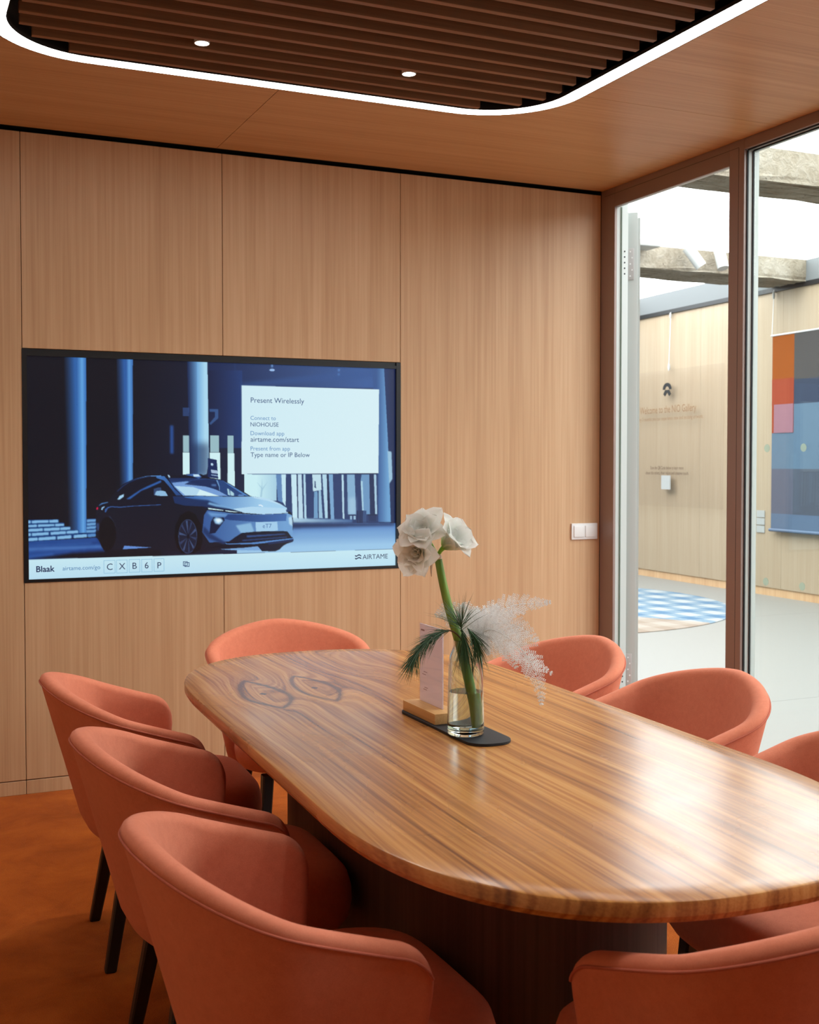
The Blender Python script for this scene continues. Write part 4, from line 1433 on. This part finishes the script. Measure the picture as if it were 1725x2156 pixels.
FR = [([B0, BP(0.05, 1.0, 0.03), BP(0.11, 1.03, 0.05), BP(0.165, 1.035, 0.05), BP(0.202, 1.040, 0.045)], 0.042, 34),
      ([B0, BP(0.03, 0.985, 0.01), BP(0.055, 1.015, 0.01), BP(0.075, 1.040, 0.005)], 0.042, 26),
      ([B0, BP(0.04, 0.99, -0.01), BP(0.09, 1.0, -0.03), BP(0.13, 0.985, -0.04), BP(0.165, 0.955, -0.05)], 0.048, 32),
      ([B0, BP(0.05, 0.985, -0.02), BP(0.10, 0.965, -0.05), BP(0.14, 0.92, -0.07), BP(0.158, 0.865, -0.075), BP(0.163, 0.815, -0.075)], 0.052, 40),
      ([B0, BP(0.05, 0.98, -0.01), BP(0.10, 0.95, -0.03), BP(0.15, 0.915, -0.05), BP(0.196, 0.888, -0.055)], 0.045, 34),
      ([B0, BP(0.03, 0.975, -0.01), BP(0.06, 0.96, -0.02), BP(0.095, 0.93, -0.035), BP(0.115, 0.895, -0.045)], 0.046, 28),
      ([B0, BP(0.03, 0.985, 0.02), BP(0.07, 1.005, 0.03), BP(0.115, 1.02, 0.03)], 0.048, 28),
      ([B0, BP(0.025, 0.965, -0.005), BP(0.04, 0.95, -0.012), BP(0.055, 0.925, -0.02)], 0.032, 18)]
for k, (p, w, n_) in enumerate(FR):
    frond(fr, p, w, n_, 40 + k, CN + Vector((0.15 * math.sin(k * 2.1), 0, 0.2 * math.cos(k * 1.7))))
fr2 = empty('white_fern', BP(-0.01, 0.95, 0.02))
tag(fr2, 'small white fern tuft behind the amaryllis stem', 'fern')
B1 = BP(-0.004, 0.950, 0.014)
for k, p in enumerate(([B1, BP(-0.02, 1.0, 0.03), BP(-0.045, 1.018, 0.04), BP(-0.072, 1.005, 0.045)], [B1, BP(0.0, 1.0, 0.03), BP(0.005, 1.025, 0.035), BP(-0.01, 1.035, 0.04)], [B1, BP(0.01, 0.99, 0.02), BP(0.03, 1.008, 0.02), BP(0.045, 1.01, 0.02)])):
    frond(fr2, p, 0.036, 22, 70 + k, CN)

# ================================================================== THINGS IN THE HALL
def rug():
    c, r = (2.18, 4.857), 2.085
    m, nt, b = new_mat('plaid_rug')
    g = N(nt)
    sp = g.n('ShaderNodeSeparateXYZ'); g.l(g.coords(False), sp.inputs[0])
    X, Y = sp.outputs[0], sp.outputs[1]
    def stripes(v, k):
        return g.math('GREATER_THAN', g.math('SINE', g.math('MULTIPLY', v, k)), 0.1)
    a = g.math('ADD', g.math('MULTIPLY', stripes(X, 22.0), 0.5), g.math('MULTIPLY', stripes(Y, 15.0), 0.5))
    nz = g.noise(g.coords(False), 30.0, 2.0)
    a = g.math('ADD', a, g.math('MULTIPLY', g.math('SUBTRACT', nz, 0.5), 0.5))
    blue = g.ramp(a, [(0.1, lin((138, 143, 143))), (0.5, lin((96, 116, 130))), (0.95, lin((64, 94, 120)))])
    beige = g.ramp(a, [(0.1, lin((138, 130, 120))), (0.5, lin((130, 119, 107))), (0.95, lin((122, 108, 95)))])
    half = g.math('GREATER_THAN', g.math('ADD', g.math('MULTIPLY', X, 0.72), g.math('MULTIPLY', Y, 0.42)), g.math('ADD', -0.15, 0.0))
    nt.links.new(g.mix(half, beige, blue), b.inputs['Base Color'])
    b.inputs['Roughness'].default_value = 0.95
    me = lathe('round_rug', [(0.01, 0.001), (r, 0.001), (r, 0.006), (r - 0.012, 0.010), (0.01, 0.010)], (0, 0, 0), 96)
    o = link('round_rug', me, m)
    o.location = (c[0], c[1], 0)
    tag(o, 'large round rug in blue and beige plaid on the hall floor', 'rug')
rug()

wx = lambda yy, d=0.06: HX(yy) - d
def on_wall_text(s, yc, zb, width, mat, parent, d=0.068, hh=None):
    """one object for each word of the line"""
    me = textmesh(s, width, hh, 0.0, 'CENTER')
    xs = sorted((min(me.vertices[i].co.x for i in p.vertices), max(me.vertices[i].co.x for i in p.vertices)) for p in me.polygons)
    gap = 0.17 * (hh or 0.1)
    spans = []
    for a, b in xs:
        if spans and a - spans[-1][1] < gap: spans[-1][1] = max(spans[-1][1], b)
        else: spans.append([a, b])
    for a, b in spans:
        m2 = me.copy()
        bm = bmesh.new(); bm.from_mesh(m2)
        bmesh.ops.delete(bm, geom=[v for v in bm.verts if not (a - 1e-5 <= v.co.x <= b + 1e-5)], context='VERTS')
        bm.to_mesh(m2); bm.free()
        for v in m2.vertices:
            yy = yc - v.co.x
            v.co = Vector((wx(yy, d), yy, zb + v.co.y))
        link('lettering', m2, mat, parent)
ap = empty('hanging_text_panel', (wx(6.16), 6.16, 0.86))
tag(ap, 'clear hanging panel with a black emblem and welcome lettering', 'sign')
y0, y1 = 5.12, 7.2
link('sheet', prism('sheet', [(wx(y0, .062), y0), (wx(y0, .056), y0), (wx(y1, .056), y1), (wx(y1, .062), y1)], 0.86, 2.43), M['acrylic'], ap)
for yy in (6.155,):
    link('wire', tube('wire', [(wx(yy, .03), yy, WT + 0.01), (wx(yy, .055), yy, 2.42)], 0.004, 6), M['wire'], ap)
    link('wire_clip', lathe('wire_clip', [(0.012, 0.0), (0.016, 0.03), (0.012, 0.07)], (wx(yy, .05), yy, 2.43), 12), M['steel'], ap)
    link('wire_clip', lathe('wire_clip', [(0.010, 0.0), (0.014, 0.03), (0.010, 0.06)], (wx(yy, .035), yy, WT - 0.06), 12), M['hall_plastic'], ap)
# emblem: an arch over a pair of converging strokes
def flat(name, pts, parent, mat, d=0.068, th=0.006):
    n = len(pts)
    vs = [(wx(6.16 - a, d), 6.16 - a, z) for a, z in pts] + [(wx(6.16 - a, d + th), 6.16 - a, z) for a, z in pts]
    fs = [tuple(range(n)), tuple(range(n, 2 * n))[::-1]] + [(i, (i + 1) % n, n + (i + 1) % n, n + i) for i in range(n)]
    return link(name, mesh(name, vs, fs), mat, parent)
zc = 2.205
arch = [(0.085 * math.cos(t), zc + 0.078 * math.sin(t)) for t in np.linspace(0, PI, 20)] + [(0.042 * math.cos(t), zc + 0.036 * math.sin(t)) for t in np.linspace(PI, 0, 14)]
flat('emblem', arch, ap, M['logo'])
flat('emblem', [(-0.038, zc - 0.005), (0.038, zc - 0.005), (0.075, zc - 0.052), (0.040, zc - 0.075), (0.0, zc - 0.030), (-0.040, zc - 0.075), (-0.075, zc - 0.052)], ap, M['logo'])
on_wall_text('Welcome to the NIO Gallery', 6.165, 1.94, 1.12, M['gold_text'], ap, hh=0.12)
on_wall_text('Every 3 months you can experience new and exciting artwork.', 6.14, 1.855, 1.33, M['gold_text'], ap, hh=0.062)
on_wall_text('Scan the QR Code below to learn more', 6.165, 1.285, 0.66, M['brown_text'], ap, hh=0.056)
on_wall_text('about the artists, their vision and creative touch.', 6.165, 1.225, 0.86, M['brown_text'], ap, hh=0.056)
pl = link('white_plaque', prism('white_plaque', [(wx(6.08, .083), 6.08), (wx(6.08, .069), 6.08), (wx(6.25, .069), 6.25), (wx(6.25, .083), 6.25)], 1.055, 1.215), M['hall_plastic'])
tag(pl, 'small white square plaque under the welcome lettering', 'plaque')

# hanging banner of colour blocks
bn = empty('hanging_banner', (wx(3.75, .05), 3.75, 0.67))
tag(bn, 'patchwork fabric banner of orange, grey, pink and blue hung on the gallery wall', 'banner')
BY1, BY0 = 4.345, 2.95
def patch(ya, yb, z0, z1, rgb, d=0.05):
    rgb = tuple(int(c * 0.60) for c in rgb)
    m = fabric_mat('banner_cloth', tuple(int(c * 0.94) for c in rgb), rgb, 500.0, 0.0)
    link('cloth_patch', prism('cloth_patch', [(wx(yb, d + .004), yb), (wx(yb, d), yb), (wx(ya, d), ya), (wx(ya, d + .004), ya)], z0, z1), m, bn)
YM = 4.02
patch(BY1, YM, 2.02, 2.645, (226, 118, 40)); patch(BY1, YM, 1.94, 2.20, (232, 104, 70), .052); patch(BY1, YM, 1.66, 1.94, (230, 100, 60))
patch(BY1 - 0.035, YM + 0.005, 1.66, 1.945, (230, 168, 186), .055)
patch(YM, BY0, 2.18, 2.645, (118, 116, 116)); patch(YM, BY0, 1.94, 2.18, (92, 104, 130))
patch(YM, BY0, 1.30, 1.94, (140, 176, 208)); patch(BY1, YM, 1.30, 1.66, (146, 178, 208))
patch(BY1, YM, 0.85, 1.30, (142, 148, 170)); patch(YM, BY0, 0.85, 1.30, (124, 134, 152))
patch(BY1, BY0, 0.672, 0.85, (140, 168, 204))
link('banner_rod', tube('banner_rod', [(wx(BY1 + .02, .052), BY1 + .02, 2.64), (wx(BY0, .052), BY0, 2.64)], 0.010, 8), M['wire'], bn)
link('banner_rod', tube('banner_rod', [(wx(BY1 + .015, .058), BY1 + .015, 0.682), (wx(BY0, .058), BY0, 0.682)], 0.016, 8), simple('blue_hem', (84, 100, 122), 0.8), bn)
for yy in (BY1 + 0.012, 3.0):
    link('wire', tube('wire', [(wx(yy, .03), yy, WT + 0.02), (wx(yy, .052), yy, 2.645)], 0.004, 6), M['wire'], bn)
    link('wire_clip', lathe('wire_clip', [(0.010, 0.0), (0.014, 0.03), (0.010, 0.07)], (wx(yy, .035), yy, WT - 0.07), 12), M['hall_plastic'], bn)
CL = ['top white label card left of the banner', 'middle white label card left of the banner', 'bottom white label card left of the banner']
for k, z in enumerate((0.800, 0.722, 0.642)):
    c = link('label_card', prism('label_card', [(wx(4.50, .010), 4.50), (wx(4.50, .0005), 4.50), (wx(4.625, .0005), 4.625), (wx(4.625, .010), 4.625)], z, z + 0.070), M['hall_plastic'])
    tag(c, CL[k], 'label card', 'label cards on the gallery wall')

# spotlights and a sensor box on the second beam
SPL = ['white cylinder spotlight tilted on the concrete beam', 'white cylinder spotlight pointing straight down on the concrete beam']
for k, (sx, dx) in enumerate(((3.44, 0.11), (3.80, 0.0))):
    sp_ = empty('track_spotlight', (sx, 3.80, 3.33))
    tag(sp_, SPL[k], 'spotlight', 'spotlights under the hall ceiling')
    link('barrel', tube('barrel', [(sx, 3.80, 3.325), (sx + dx, 3.74, 3.15)], [0.052, 0.052], 20), M['hall_plastic'], sp_)
    link('mount', tube('mount', [(sx, 3.80, 3.334), (sx, 3.80, 3.31)], [0.03, 0.03], 12), M['hall_plastic'], sp_)
sb = box('ceiling_unit', (2.55, 3.66, 3.275), (3.05, 3.88, 3.334), M['hall_plastic'], None, 0.02, 4)
tag(sb, 'flat white box under the hall ceiling at the concrete beam', 'ceiling unit')
